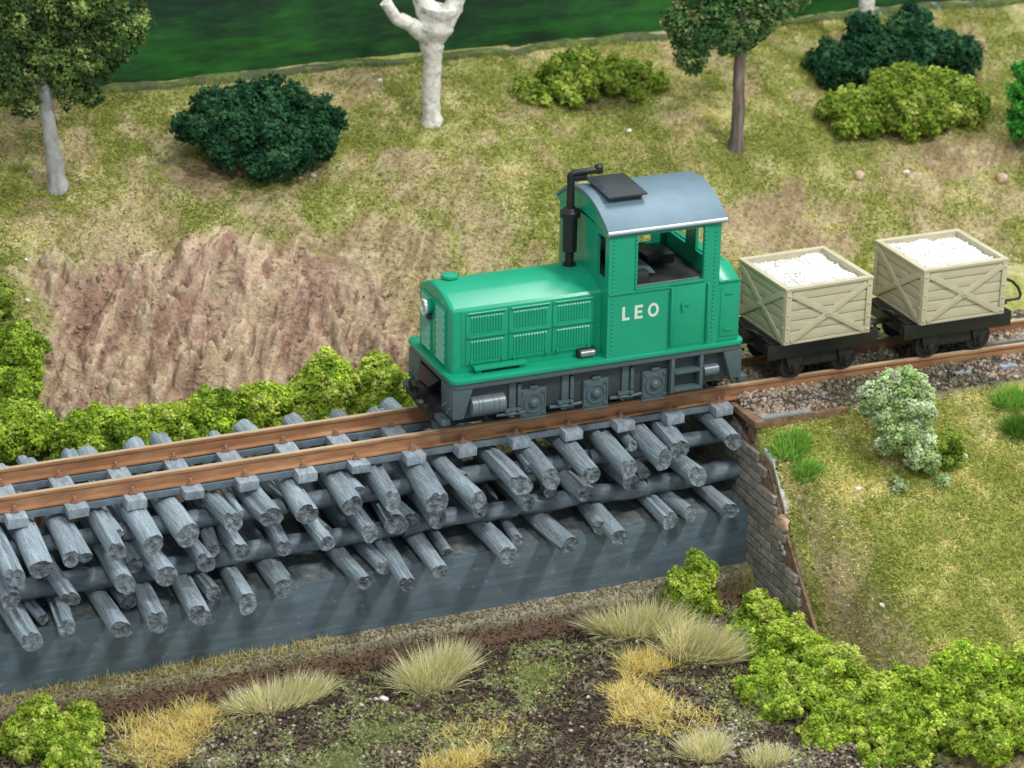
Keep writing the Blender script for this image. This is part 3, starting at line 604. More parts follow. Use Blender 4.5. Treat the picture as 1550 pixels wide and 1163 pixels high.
    MB().prism([(-.60, 1.26), (.60, 1.26), (.60, 2.38), (-.60, 2.38)], 'x', .095, .122).build('radiator_frame', 'green', hood, .012)
    for s in (-1, 1):
        y0, y1 = (s*.57, s*.17) if s < 0 else (s*.17, s*.57); z0, z1 = 1.30, 2.32
        MB().box(.088, .097, y0, y1, z0, z1).build('grille_back', M['green'], hood, 0)
        g = MB(); d = .088
        def clip(c, sl):
            pts = []
            for y in (y0, y1):
                z = c + sl*(y-y0)
                if z0 <= z <= z1: pts.append((y, z))
            for z in (z0, z1):
                y = y0 + (z-c)/sl
                if y0 < y < y1: pts.append((y, z))
            return pts[:2] if len(pts) >= 2 else None
        for sl in (-1.6, 1.6):
            c = z0 - 1.0
            while c < z1 + 1.0:
                p = clip(c, sl)
                if p: g.tube([(.084 - (.006 if sl > 0 else 0), *p[0]), (.084 - (.006 if sl > 0 else 0), *p[1])], .016, 4)
                c += d*1.6
        g.build('grille_mesh', 'greend', hood, smooth=0, kind='stuff')
    MB().box(.075, .094, -.13, -.095, 1.28, 2.0).box(.075, .094, .095, .13, 1.28, 2.0).build('centre_rib', 'green', hood, .006)
    hl = MB().lathe((.12, .12, 2.20), 'x', [(0, .08), (-.05, .135), (-.15, .15), (-.17, .145)], 24).build('headlight', 'green', t, smooth=50)
    MB().lathe((-.04, .12, 2.20), 'x', [(.02, .152), (-.03, .16), (-.04, .15), (-.03, .122), (.0, .118)], 28).build('lamp_ring', 'ring', hl, smooth=60)
    MB().lathe((-.045, .12, 2.20), 'x', [(.02, .12), (-.005, .118), (-.015, .07), (-.018, .003)], 24).build('lamp_lens', 'lens', hl, smooth=60)
    MB().box(.0, .1, .07, .17, 1.95, 2.05).build('lamp_bracket', 'frame', hl, .01)
    xs = [.385, 1.235, 2.115, 2.975]
    MB().box(xs[0]-.07, xs[-1]+.07, -.862, -.846, 1.30, 2.395).build('door_surround', 'green', hood, .006)
    for i in range(3):
        a, b = xs[i]+.012, xs[i+1]-.012
        d = box('bonnet_door', (a, b, -.882, -.863, 1.34, 2.36), 'green', t, .010)
        for z0, z1 in ((1.92+.04, 2.28), (1.42, 1.80)):
            lv = MB(); n = 12
            for k in range(n):
                x = a+.115 + (b-a-.23)*k/(n-1); w = (b-a-.23)/(n-1)*.40
                lv.loft([[(x-w, -.881, z0), (x+w, -.881, z0), (x+w, -.881, z1), (x-w, -.881, z1)], [(x-w*.55, -.897, z0+.012), (x+w*.55, -.897, z0+.012), (x+w*.55, -.900, z1-.02), (x-w*.55, -.900, z1-.02)]])
            lv.build('louvres', 'green', d, smooth=40, kind='stuff')
        MB().box(a+.02, b-.02, -.915, -.880, 1.865, 1.905).build('door_bar', 'green', d, .012)
        MB().tube([(a+.04, -.89, 2.345), (b-.04, -.89, 2.345)], .022, 8).build('hinge_rod', 'green', d, smooth=50)
        for x in (a+.10, b-.10): MB().tube([(x, -.885, 1.345), (x, -.905, 1.375), (x, -.885, 1.43)], .026, 8).build('latch', 'green', d, smooth=50)
    MB().box(.52, 1.56, -1.04, -.87, 1.262, 1.325).box(.56, .66, -1.0, -.87, 1.192, 1.260).box(1.42, 1.52, -1.0, -.87, 1.192, 1.260).build('side_shelf', 'green', t, .012)
    MB().box(.3, 3.05, -1.06, -1.045, 1.191, 1.202).build('walkway_strip', 'green', t, .004)
    MB().lathe((2.80, -.97, 1.275), 'x', [(-.15, .03), (-.14, .075), (.14, .075), (.15, .03)], 16).build('silver_cylinder', 'chrome', t)
    MB().box(2.62, 2.98, -.97, -.852, 1.192, 1.36).build('cylinder_recess', 'blackm', t, .01)
    # exhaust
    ex = MB().lathe((2.88, .12, 2.64), 'z', [(0, .13), (.05, .13), (.06, .085), (.26, .085), (.30, .14), (.96, .145), (.975, .195), (1.08, .20), (1.11, .15), (1.15, .11), (1.16, .078), (1.80, .074)], 20).build('exhaust_stack', 'black', t, smooth=45)
    MB().tube([(2.88, .12, 4.36), (2.88, .12, 4.44), (2.93, .12, 4.47), (3.40, .12, 4.47), (3.44, .12, 4.48)], .062, 12).build('exhaust_elbow', 'black', ex, smooth=50)
    MB().lathe((3.44, .12, 4.42), 'z', [(-.02, .05), (0, .09), (.12, .085), (.16, .05)], 14).build('exhaust_tip', 'black', ex, .01)
    box('exhaust_bracket', (2.92, 3.2, .08, .16, 4.30, 4.41), 'black', ex, .01)
    # cab
    W = 1.15
    cs = wall('cab_side', 'y', -W, -W+.06, 3.12, 5.42, 1.192, 3.66, [(3.70, 5.07, 2.53, 3.55)], 'green', t)
    wall('cab_side', 'y', W-.06, W, 3.12, 5.42, 1.192, 3.66, [(3.70, 5.07, 2.53, 3.55)], 'green', t)
    wall('cab_front', 'x', 3.121, 3.18, -W+.061, W-.061, 1.192, 3.66, [(-.98, -.62, 2.70, 3.52), (.62, .98, 2.70, 3.52)], 'green', t)
    wall('cab_rear', 'x', 5.36, 5.419, -W+.061, W-.061, 1.192, 3.66, [(-.92, -.22, 2.75, 3.52), (.22, .92, 2.75, 3.52)], 'green', t)
    arc = lambda y, e=0: 3.68 + .44*(1-(abs(y)/1.2)**2.1) + e
    ysn = np.linspace(-1.155, 1.155, 21)
    for a, b in ((3.085, 3.16), (5.38, 5.45)):
        MB().prism([(float(y), arc(y)-.03) for y in ysn] + [(1.155, 3.60), (.6, 3.70), (0, 3.74), (-.6, 3.70), (-1.155, 3.60)], 'x', a, b).build('gable', 'green', t, smooth=30)
    yr = np.linspace(-1.2, 1.2, 25)
    rf = MB().prism([(float(y), arc(y)+.045) for y in yr] + [(1.215, 3.62)] + [(float(y), arc(y)-.025) for y in yr[::-1]] + [(-1.215, 3.62)], 'x', 3.06, 5.50).build('roof', 'roof', t, .014, 2, smooth=30)
    for s in (-1, 1): MB().tube([(3.062, s*1.20, 3.675), (5.498, s*1.20, 3.675)], .042, 10).build('roof_edge', 'roofedge', rf, smooth=50)
    h = MB().box(3.36, 4.02, -.60, .30, 4.10, 4.20).build('hatch_base', 'hatch', t, .01)
    MB().loft([[(3.28, -.70, 4.165), (4.08, -.70, 4.165), (4.08, .36, 4.235), (3.28, .36, 4.235)], [(3.28, -.70, 4.205), (4.08, -.70, 4.205), (4.08, .36, 4.275), (3.28, .36, 4.275)]]).build('hatch_lid', 'hatch', h, .012)
    # belt, door, handrails and rivets on the near side
    MB().box(3.14, 4.40, -1.168, -1.151, 2.425, 2.485).build('belt_strip', 'green', cs, .006)
    MB().box(3.655, 3.70, -1.166, -1.151, 2.49, 3.60).build('window_post', 'green', cs, .005)
    MB().box(5.072, 5.12, -1.166, -1.151, 2.49, 3.60).build('window_post', 'green', cs, .005)
    MB().box(3.66, 5.12, -1.180, -1.151, 2.486, 2.528).build('window_sill', 'green', cs, .008)
    dr = MB().box(4.47, 5.14, -1.166, -1.151, 1.24, 2.44).build('cab_door', 'green', t, .008)
    MB().box(4.62, 4.80, -1.205, -1.168, 2.055, 2.10).box(4.64, 4.70, -1.20, -1.168, 1.93, 2.054).build('door_handle', 'green', dr, .008)
    for x in (4.425, 5.185): MB().tube([(x, -1.16, 1.25), (x, -1.195, 1.29), (x, -1.195, 2.40), (x, -1.16, 2.44)], .028, 8).build('handrail', 'green', t, smooth=50)
    rivets([(3.22, -1.151, 1.28+.083*k) for k in range(28)], .022, 'rivet_row', cs); rivets([(3.678, -1.167, 2.55+.085*k) for k in range(12)], .018, 'rivet_row', cs)
    rivets([(5.10, -1.167, 2.55+.085*k) for k in range(12)], .018, 'rivet_row', cs); rivets([(5.31, -1.151, 1.28+.083*k) for k in range(28)], .022, 'rivet_row', cs)
    rivets([(3.2+.075*k, -1.169, 2.455) for k in range(16)], .020, 'rivet_row', cs); rivets([(3.25+.085*k, -1.151, 3.585) for k in range(25)], .017, 'rivet_row', cs)
    # lettering
    def letter(polys, x):
        b = MB()
        for p in polys: b.prism([(x+u, 1.905+v) for u, v in p], 'y', -1.1535, -1.1500)
        return b.build('letter', 'letter', cs, smooth=0)
    letter([[(0,0),(.15,0),(.15,.05),(.055,.05),(.055,.27),(0,.27)]], 3.42)
    letter([[(0,0),(.165,0),(.165,.05),(.055,.05),(.055,.112),(.15,.112),(.15,.158),(.055,.158),(.055,.22),(.165,.22),(.165,.27),(0,.27)]], 3.675)
    ob = MB(); n = 28; ringv = []
    for k in range(n):
        a = 2*math.pi*k/n; c, s = math.cos(a), math.sin(a)
        ringv.append([ob.bm.verts.new((4.06+.112*c*rr, yy, 2.04+.138*s*rr2)) for rr, rr2, yy in ((1,1,-1.1535), (.55,.64,-1.1535), (.55,.64,-1.15), (1,1,-1.15))])
    for k in range(n):
        A, B = ringv[k], ringv[(k+1) % n]
        for j in range(4): ob.bm.faces.new((A[j], B[j], B[(j+1) % 4], A[(j+1) % 4]))
    ob.build('letter', 'letter', cs, smooth=0)
    # rear locker
    lk = MB().prism([(-W+.005, 1.192), (W-.005, 1.192), (W-.005, 2.40), (-W+.005, 2.40)], 'x', 5.421, 5.88).build('rear_locker', 'green', t, .02)
    MB().loft([[(5.421, -W+.02, 2.402), (5.421, W-.02, 2.402), (5.86, W-.02, 2.402), (5.86, -W+.02, 2.402)], [(5.421, -.84, 2.78), (5.421, .84, 2.78), (5.80, .84, 2.66), (5.80, -.84, 2.66)]]).build('locker_top', 'green', lk, .02)
    MB().box(5.423, 5.885, -1.166, -1.146, 2.385, 2.44).build('locker_strip', 'green', lk, .006)
    MB().box(5.47, 5.84, -1.160, -1.146, 1.30, 2.30).build('locker_door', 'green', lk, .008)
    for z in (1.42, 2.15): MB().box(5.56, 5.72, -1.185, -1.161, z, z+.045).build('locker_hinge', 'green', lk, .008)
    rivets([(5.45+.07*k, -1.167, 2.413) for k in range(7)], .018, 'rivet_row', lk); rivets([(5.865, -1.146, 1.3+.14*k) for k in range(8)], .018, 'rivet_row', lk)
    # inside the cab
    box('cab_floor', (3.19, 5.35, -1.08, 1.08, 1.3, 2.42), 'desk', t, .01)
    dk = box('control_desk', (3.25, 4.15, -.75, .75, 2.425, 2.66), 'desk', t, .03)
    MB().loft([[(3.55, -.55, 2.665), (4.35, -.62, 2.55), (4.35, .2, 2.55), (3.55, .2, 2.665)], [(3.6, -.5, 2.80), (4.25, -.55, 2.68), (4.25, .15, 2.68), (3.6, .15, 2.80)]]).build('desk_panel', 'steel', dk, .015)
    box('console', (3.3, 3.85, .25, .95, 2.425, 3.05), 'black', t, .03); box('seat', (4.5, 5.1, .1, .8, 2.425, 2.62), 'black', t, .05)
    MB().tube([(3.72, -1.06, 2.52), (5.05, -1.06, 2.52)], .045, 8).build('sill_rail', 'desk', t, smooth=50)
loco()

# ---------------------------------------------------------------- tub wagons
def wagon(x, rz, label, y=0.):
    t = thing('tub_wagon', label, 'wagon', (x, y, 0), rz, 'tub wagons behind the locomotive')
    MB().box(-1.24, 1.24, -.82, -.68, .50, .80).box(-1.24, 1.24, .68, .82, .50, .80).box(-1.2, -1.05, -.68, .68, .56, .78).box(1.05, 1.2, -.68, .68, .56, .78).box(-.95, .95, -.5, .5, .62, .8).build('chassis', 'black', t, .012)
    box('deck', (-1.18, 1.18, -.76, .76, .80, .83), 'black', t, .006)
    for wx in (-.58, .58):
        for s in (-1, 1):
            prof = [(-.05, .31), (.03, .28), (.06, .28), (.06, .22), (.03, .2), (.03, .06), (.09, .05)]
            w_ = MB().lathe((wx, s*.62, .28), 'y', [(a*s, r) for a, r in prof], 22).build('wheel', 'blackm', t)
            MB().prism([(wx-.2, .495), (wx+.2, .495), (wx+.11, .18), (wx-.11, .18)], 'y', s*.735-.03, s*.735+.03).build('axle_guard', 'blackm', t, .01)
            MB().lathe((wx, s*.78, .28), 'y', [(-s*.02, .08), (s*.04, .07), (s*.05, .01)], 10).build('axle_cap', 'blackm', t)
    for s in (-1, 1):
        box('underframe_shade', (-.40, .40, s*.70-.02, s*.70+.02, .24, .495), 'blackm', t, .006)  # added dark plate, stands in for the shade between the wheels
        c = MB().box(min(s*1.2, s*1.52), max(s*1.2, s*1.52), -.06, .06, .60, .68); c.tube([(s*1.45, -.1, .66), (s*1.58, -.1, .66), (s*1.6, 0, .66), (s*1.58, .1, .66), (s*1.45, .1, .66)], .03, 8)
        c.tube([(s*1.42, 0, .6), (s*1.42, 0, .5), (s*1.3, 0, .45)], .03, 8); c.build('coupling', 'black', t, .006)
        c = MB().tube([(s*1.1, -.35, .84), (s*1.25, -.3, .93), (s*1.3, -.1, .9), (s*1.28, .1, .86)], .035, 8); c.build('tipping_link', 'black', t, smooth=50)
    H, Wd, z0, z1 = .96, .945, .835, 2.0
    tb = MB().box(-H+.04, H-.04, -Wd+.04, -Wd+.09, z0+.02, z1-.03).box(-H+.04, H-.04, Wd-.09, Wd-.04, z0+.02, z1-.03).box(-H+.04, -H+.09, -Wd+.09, Wd-.09, z0+.02, z1-.03).box(H-.09, H-.04, -Wd+.09, Wd-.09, z0+.02, z1-.03).box(-H+.09, H-.09, -Wd+.09, Wd-.09, z0+.02, z0+.1).build('tub', 'tub', t, 0)
    rows = 5; ph = (z1-z0-.10)/rows
    for r in range(rows):
        a = z0+.05+ph*r+.011; b = a+ph-.022
        for s in (-1, 1):
            y0, y1 = sorted((s*(Wd-.041), s*(Wd-.012-.006*random.random()))); box('plank', (-H+.06, H-.06, y0, y1, a, b), 'tub', tb, .008)
            x0, x1 = sorted((s*(H-.041), s*(H-.012-.006*random.random()))); box('plank', (x0, x1, -Wd+.06, Wd-.06, a, b), 'tub', tb, .008)
    for sx in (-1, 1):
        for sy in (-1, 1):
            p = MB(); ax, ay = sx*H, sy*Wd
            p.box(*sorted((ax, ax-sx*.12)), *sorted((ay+sy*.018, ay-sy*.01)), z0, z1-.062); p.box(*sorted((ax+sx*.018, ax-sx*.01)), *sorted((ay-sy*.012, ay-sy*.12)), z0, z1-.062)
            q = p.build('corner_post', 'tub', tb, .006)
            bo = MB()
            for z in (z0+.08, z0+.35, z0+.62, z1-.16):
                bo.lathe((ax-sx*.06, ay+sy*.018, z), 'y', [(0, .028), (sy*.018, .02), (sy*.022, .003)], 8); bo.lathe((ax+sx*.018, ay-sy*.06, z), 'x', [(0, .028), (sx*.018, .02), (sx*.022, .003)], 8)
            bo.build('bolts', 'tub', q, smooth=60, kind='stuff') if False else bo.build('bolts', 'tub', tb, smooth=60, kind='stuff')
    rim = MB()
    for s in (-1, 1):
        rim.box(-H-.02, H+.02, *sorted((s*(Wd-.095), s*(Wd+.02))), z1-.06, z1); rim.box(*sorted((s*(H-.095), s*(H+.02))), -Wd+.096, Wd-.096, z1-.06, z1-.001)
    rim.build('rim', 'tub', tb, .01)
    bot = MB()
    for s in (-1, 1): bot.box(-H, H, *sorted((s*(Wd-.03), s*(Wd+.006))), z0-.005, z0+.05); bot.box(*sorted((s*(H-.03), s*(H+.006))), -Wd+.031, Wd-.031, z0-.004, z0+.05)
    bot.build('bottom_rail', 'tub', tb, .008)
    za, zb = z0+.07, z1-.13
    for s in (-1, 1):
        for d in (-1, 1):
            L = H-.13; w2 = .062
            y0, y1 = sorted((s*(Wd-.012), s*(Wd+.022+.008*(d+1)/2)))
            ang = math.atan2((zb-za), 2*L*d); nx_, nz_ = -math.sin(ang)*w2, math.cos(ang)*w2
            MB().prism([(-L*d+nx_, za+nz_), (-L*d-nx_, za-nz_), (L*d-nx_, zb-nz_), (L*d+nx_, zb+nz_)], 'y', y0, y1).build('brace', 'tub', tb, .006)
            L = Wd-.13; x0, x1 = sorted((s*(H-.012), s*(H+.022+.008*(d+1)/2)))
            MB().prism([(-L*d+nx_, za+nz_), (-L*d-nx_, za-nz_), (L*d-nx_, zb-nz_), (L*d+nx_, zb+nz_)], 'x', x0, x1).build('brace', 'tub', tb, .006)
        MB().lathe((0, s*(Wd+.026), (za+zb)/2), 'y', [(0, .085), (s*.02, .08), (s*.022, .03), (s*.04, .025), (s*.045, .003)], 12).build('boss', 'tub', tb)
        MB().lathe((s*(H+.026), 0, (za+zb)/2), 'x', [(0, .085), (s*.02, .08), (s*.022, .03), (s*.04, .025), (s*.045, .003)], 12).build('boss', 'tub', tb)
    return t
W1 = wagon(7.91, R(1.6), 'black chassis wagon with beige planked tub next to the locomotive')
W2 = wagon(10.97, R(.2), 'black chassis wagon with beige planked tub nearest the right edge', -.03)
MB().tube([(1.15, -.2, 1.27), (1.45, -.2, 1.24), (1.62, -.2, 1.16), (1.76, -.2, 1.02), (1.84, -.2, .86), (1.82, -.2, .77), (1.6, -.2, .76), (1.2, -.2, .78)], .03, 8).build('wire_loop', 'black', W2, smooth=60)
def load(x, y, rz, label, seed):
    n = 46; u = np.linspace(-.865, .865, n); Xl, Yl = np.meshgrid(u, u)
    Zl = 1.80 + .16*(1-np.maximum(np.abs(Xl), np.abs(Yl))**3) + .16*(fbm(Xl*4+seed, Yl*4+seed, 4)-.5)
    i = np.arange(n*n).reshape(n, n); Fq = np.stack([i[:-1,:-1], i[:-1,1:], i[1:,1:], i[1:,:-1]], -1).reshape(-1, 4); Fm = np.concatenate([Fq[:, [0,1,2]], Fq[:, [0,2,3]]])
    V0 = np.stack([Xl, Yl, Zl], -1).reshape(-1, 3)
    k = 1300; px, py = rng.uniform(-.84, .84, k), rng.uniform(-.84, .84, k); j = ((np.round((py+.865)/1.73*(n-1)))*n + np.round((px+.865)/1.73*(n-1))).astype(int)
    sv, sf, _ = stones(np.stack([px, py, V0[j, 2]], 1), .028, np.ones((k, 3)), .4)
    o = link('white_load', np_mesh('white_load', np.concatenate([V0, sv]), np.concatenate([Fm, sf+len(V0)]), M['white']), None, (x, y, 0)); o.rotation_euler.z = rz
    tag(o, label, 'load', 'white loads in the tubs')
load(7.91, 0, R(1.6), 'heaped white granules in the tub next to the locomotive', 3)
load(10.97, -.03, R(.2), 'heaped white granules in the tub nearest the right edge', 8)

# ---------------------------------------------------------------- foam bushes, trees and tufts
ICO2 = None
def foam(lobes, pal, n, size, sub=.30, tris=2, core=.58, flat=None):
    # lobes: (x, y, z, r); crumbs sit on small clumps that sit on the lobes
    global ICO2
    Lb = np.array(lobes, float); wts = Lb[:, 3]**2; wts /= wts.sum()
    clumps = []; cc = []; pal = np.array(pal)
    for x, y, z, r in Lb:
        k = max(8, int(26*(r/.5)**1.2)); d = rand_dirs(k); d[:, 2] = np.abs(d[:, 2])*np.where(rng.rand(k) < .75, 1, -1)
        rr = r*rng.uniform(.15, .40, k); p = np.array([x, y, z]) + d*(r*rng.uniform(.70, 1.12, k))[:, None]
        clumps.append(np.concatenate([p, rr[:, None]], 1)); cc.append(pal[rng.choice(len(pal), k)]*rng.uniform(.82, 1.15, (k, 1)))
    K = np.concatenate(clumps); KC = np.concatenate(cc); w2 = K[:, 3]**2; w2 /= w2.sum()
    j = rng.choice(len(K), n, p=w2); d = rand_dirs(n)
    P = K[j, :3] + d*(K[j, 3]*rng.uniform(.5, 1.25, n))[:, None]
    h = n//3; jl = rng.choice(len(Lb), h, p=wts); dl = rand_dirs(h)   # a rough skin over every lobe
    P[:h] = Lb[jl, :3] + dl*(Lb[jl, 3]*(.84+.5*(vnoise(dl[:, 0]*4+jl*7+20, dl[:, 1]*4+dl[:, 2]*5+20)-.45))*rng.uniform(.93, 1.05, h))[:, None]
    nr = P - K[j, :3]; nr[:h] = dl; nr /= np.linalg.norm(nr, axis=1, keepdims=True)+1e-9; nr[:, 2] += .25
    j[:h] = ((P[:h, None, :]-K[None, ::max(1, len(K)//60), :3])**2).sum(-1).argmin(1)*max(1, len(K)//60)
    inside = np.zeros(n, bool)
    for x, y, z, r in Lb: inside |= ((P-np.array([x, y, z]))**2).sum(1) < (r*.66)**2
    P, j, nr = P[~inside], j[~inside], nr[~inside]
    C = KC[j]*rng.uniform(.72, 1.28, (len(P), 1))
    V, F, CC = crumbs(P, size, C, tris, nr, .8)
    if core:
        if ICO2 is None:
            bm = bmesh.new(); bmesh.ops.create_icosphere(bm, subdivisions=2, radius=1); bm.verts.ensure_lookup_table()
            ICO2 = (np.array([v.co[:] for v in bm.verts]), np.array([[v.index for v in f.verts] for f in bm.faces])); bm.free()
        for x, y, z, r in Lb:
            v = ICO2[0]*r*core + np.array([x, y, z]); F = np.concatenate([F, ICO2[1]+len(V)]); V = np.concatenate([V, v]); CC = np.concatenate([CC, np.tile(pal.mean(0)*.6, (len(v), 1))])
    return V, F, CC
PAL = dict(bright=[(.56,.70,.10), (.47,.64,.075), (.68,.77,.18), (.31,.47,.055)],
           mid=[(.44,.61,.065), (.34,.52,.06), (.54,.68,.11), (.21,.35,.04)],
           dark=[(.036,.120,.052), (.052,.155,.068), (.024,.085,.040), (.072,.185,.080)],
           olive=[(.29,.41,.055), (.37,.48,.075), (.19,.30,.040), (.44,.53,.11)],
           pale=[(.60,.74,.40), (.74,.84,.55), (.44,.61,.24), (.50,.64,.28)],
           tree=[(.16,.25,.065), (.10,.17,.05), (.29,.38,.12), (.07,.12,.04)],
           treeb=[(.10,.23,.085), (.07,.18,.065), (.17,.29,.10), (.25,.31,.12)],
           vivid=[(.10,.46,.07), (.07,.34,.055), (.17,.56,.11)])
def lobes_of(w, d, h, n, rs, zlow=.25):
    out = []
    for k in range(n):
        a = rs.uniform(0, 6.28); q = math.sqrt((k+rs.random())/n)*.98; a = k*2.4+rs.uniform(-.4, .4); x, y = math.cos(a)*q, math.sin(a)*q
        top = math.sqrt(max(0, 1-q*q)); r = rs.uniform(.17, .38)*min(h*1.1, (w+d)*.42)
        out.append((x*max(.05, w/2-r*.75), y*max(.05, d/2-r*.6), max(r*.35, rs.uniform(zlow, 1)*(h*top-r*.6)), r))
    return out
def bush(x, y, w, d, h, pal, label, n, seed, lob=9, size=.045, group=None, z=None, dz=-.05, name='bush'):
    rs = random.Random(seed); lb = lobes_of(w, d, h, int(lob*1.7), rs) if not isinstance(lob, list) else lob
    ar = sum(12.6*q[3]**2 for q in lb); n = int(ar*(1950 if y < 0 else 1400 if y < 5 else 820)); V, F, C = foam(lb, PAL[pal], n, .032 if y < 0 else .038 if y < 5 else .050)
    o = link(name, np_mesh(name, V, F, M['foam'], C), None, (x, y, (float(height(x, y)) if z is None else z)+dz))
    return tag(o, label, 'bush', group)
g1 = 'foam bushes behind the trestle'
bush(-7.25, 3.25, 1.7, 1.3, 1.5, 'mid', 'tall green bush at the left edge above the trestle', 9000, 1, 11, group=g1)
bush(-6.75, 4.35, 1.0, .9, 1.35, 'mid', 'green bush at the left edge beside the bare earth slope', 6000, 2, 8, group=g1)
bush(-7.15, 3.85, 1.1, .9, 1.1, 'mid', 'green bush between the two leftmost bushes above the trestle', 5000, 22, 8, group=g1)
bush(-7.05, 5.1, .9, .9, 1.0, 'olive', 'small green bush highest up along the left edge', 4000, 21, 6, group=g1)
for i, (x, y, w_, d_, h_, p_, l_, lo) in enumerate((
  (-5.75, 2.95, 1.5, 1.1, 1.0, 'mid', 'first low green bush from the left behind the rails', 9),
  (-4.55, 3.05, 1.35, 1.0, .95, 'bright', 'second low green bush from the left behind the rails', 9),
  (-3.35, 3.05, 1.25, 1.0, .95, 'mid', 'third low green bush from the left, with dry tips, behind the rails', 8),
  (-2.2, 3.05, 1.3, 1.0, 1.05, 'bright', 'bright green bush behind the rails below the rocky earth', 9),
  (-1.0, 3.1, 1.35, 1.0, 1.15, 'bright', 'tallest bright green bush behind the rails left of the locomotive', 9),
  (.15, 3.05, 1.3, 1.0, 1.0, 'bright', 'bright green bush partly hidden by the locomotive front', 8))):
    bush(x, y, w_*1.25, d_*1.2, h_*1.15, p_, l_, 7500, 30+i, lo, group=g1)
bush(-.75, 8.15, 3.3, 2.2, 1.75, 'dark', 'large dark green bush on the slope left of the white trunk', 15000, 50, [(-1.45,0,.9,.34), (-1.1,-.2,.95,.48), (-.5,.1,1.0,.50), (.1,.2,1.1,.5), (.7,.2,1.05,.5), (1.25,.1,.9,.40), (1.45,-.2,.7,.36), (.95,-.5,.6,.48), (.3,-.5,.75,.52), (-.35,-.5,.7,.5), (-.8,-.5,.55,.42), (.1,-.95,.3,.42), (.6,-.95,.3,.36), (-.15,.3,1.3,.34), (-.75,.3,1.2,.36), (-.3,-1.0,.2,.3), (1.2,-.6,.35,.34)])
bush(.95, 9.0, .22, .2, .2, 'dark', 'tiny dark green sprig right of the large dark bush', 500, 51, 2, .035)
bush(7.2, 9.1, 3.9, 1.8, .95, 'olive', 'wide olive bush on the slope behind the cab roof', 12000, 52, 14)
bush(14.75, 8.65, 4.5, 1.9, 1.35, 'dark', 'large dark green bush at upper right around grey white trunk', 14000, 53, 16)
bush(14.0, 6.95, 4.7, 2.0, 1.25, 'olive', 'wide olive green bush above the right hand wagon', 15000, 54, 17)
bush(8.75, -2.55, 1.6, 1.1, 1.6, 'pale', 'pale mint green bush on the bank right of the abutment', 12000, 60, [(-.45,.2,1.25,.30), (-.15,.2,1.45,.28), (.2,.15,1.40,.32), (.45,.1,1.15,.26), (-.35,0,.85,.28), (0,-.05,1.0,.34), (.35,-.1,.85,.28), (-.1,-.3,.55,.32), (.3,-.3,.45,.28), (-.4,-.25,.45,.22), (.05,-.6,.25,.24), (.35,-.65,.1,.2), (-.55,.3,1.0,.2), (.62,.1,.8,.18)])
bush(9.55, -2.85, .95, .7, .95, 'olive', 'small olive bush tucked against the pale mint bush', 3500, 61, 5, .036)
bush(8.35, -3.35, .42, .35, .32, 'pale', 'little pale sprig below the pale mint bush', 900, 62, 3, .034)
bush(9.25, -3.4, .5, .3, .3, 'pale', 'little pale sprig at lower right of the pale mint bush', 900, 63, 3, .034)
bush(4.45, -2.45, 1.25, .9, 1.3, 'bright', 'bright green bush standing against the sill by the abutment foot', 9000, 70, 10, .040)
g2 = 'bright bushes in the lower right corner'
for i, (x, y, w_, d_, h_, p_, l_, n_, lo) in enumerate((
  (5.45, -3.55, 1.25, .9, .65, 'bright', 'low green bush at the foot of the abutment wall', 7000, 8),
  (5.25, -4.75, 1.5, 1.2, .75, 'bright', 'bright green bush in the ditch below the abutment bush', 9000, 10),
  (5.55, -6.0, 1.5, 1.3, .8, 'bright', 'bright green bush along the brown bank edge', 9000, 10),
  (4.75, -6.35, 1.3, 1.1, .6, 'bright', 'low yellow green bush bordering the pale gravel', 7000, 8),
  (6.25, -7.2, 1.5, 1.2, .8, 'bright', 'bright green bush where the bank edge meets the lower bushes', 9000, 10),
  (7.35, -7.9, 1.6, 1.2, .95, 'bright', 'rounded bright bush topping the lower right corner group', 9500, 10),
  (8.35, -8.6, 1.5, 1.3, .95, 'bright', 'bright green bush at the right edge of the bottom corner', 8000, 9),
  (5.75, -8.3, 1.7, 1.2, .6, 'bright', 'low bright bush at the bottom edge right of the gravel', 8500, 9),
  (7.1, -9.3, 1.8, 1.3, .85, 'bright', 'bright green bush cut by the bottom edge near the right corner', 8500, 9),
  (6.05, -7.95, 1.3, 1.1, .8, 'bright', 'bright green bush filling the gap below the brown bank edge', 8000, 9),
  (6.55, -8.5, 1.3, 1.1, .75, 'bright', 'low bright bush in the middle of the lower right group', 8000, 9),
  (4.6, -5.6, 1.2, 1.0, .55, 'bright', 'low yellow green bush left of the brown bank edge', 8000, 8),
  (4.95, -7.35, 1.3, 1.0, .6, 'bright', 'low bright bush just right of the pale gravel', 8000, 8))):
    bush(x, y, w_*1.3, d_*1.25, h_*1.1, p_, l_, n_, 80+i, lo, .040, g2)
bush(-8.35, -2.85, 1.3, 1.2, .9, 'bright', 'bright green bush in the bottom left corner', 8000, 95, 9, .040)
bush(-7.55, -2.75, 1.0, .95, .8, 'bright', 'bright green bush beside the yellow grass at lower left', 7000, 96, 8, .040)
bush(-8.05, -4.0, 1.2, 1.0, .75, 'bright', 'low bright bush at the very bottom left edge', 6500, 97, 8, .040)

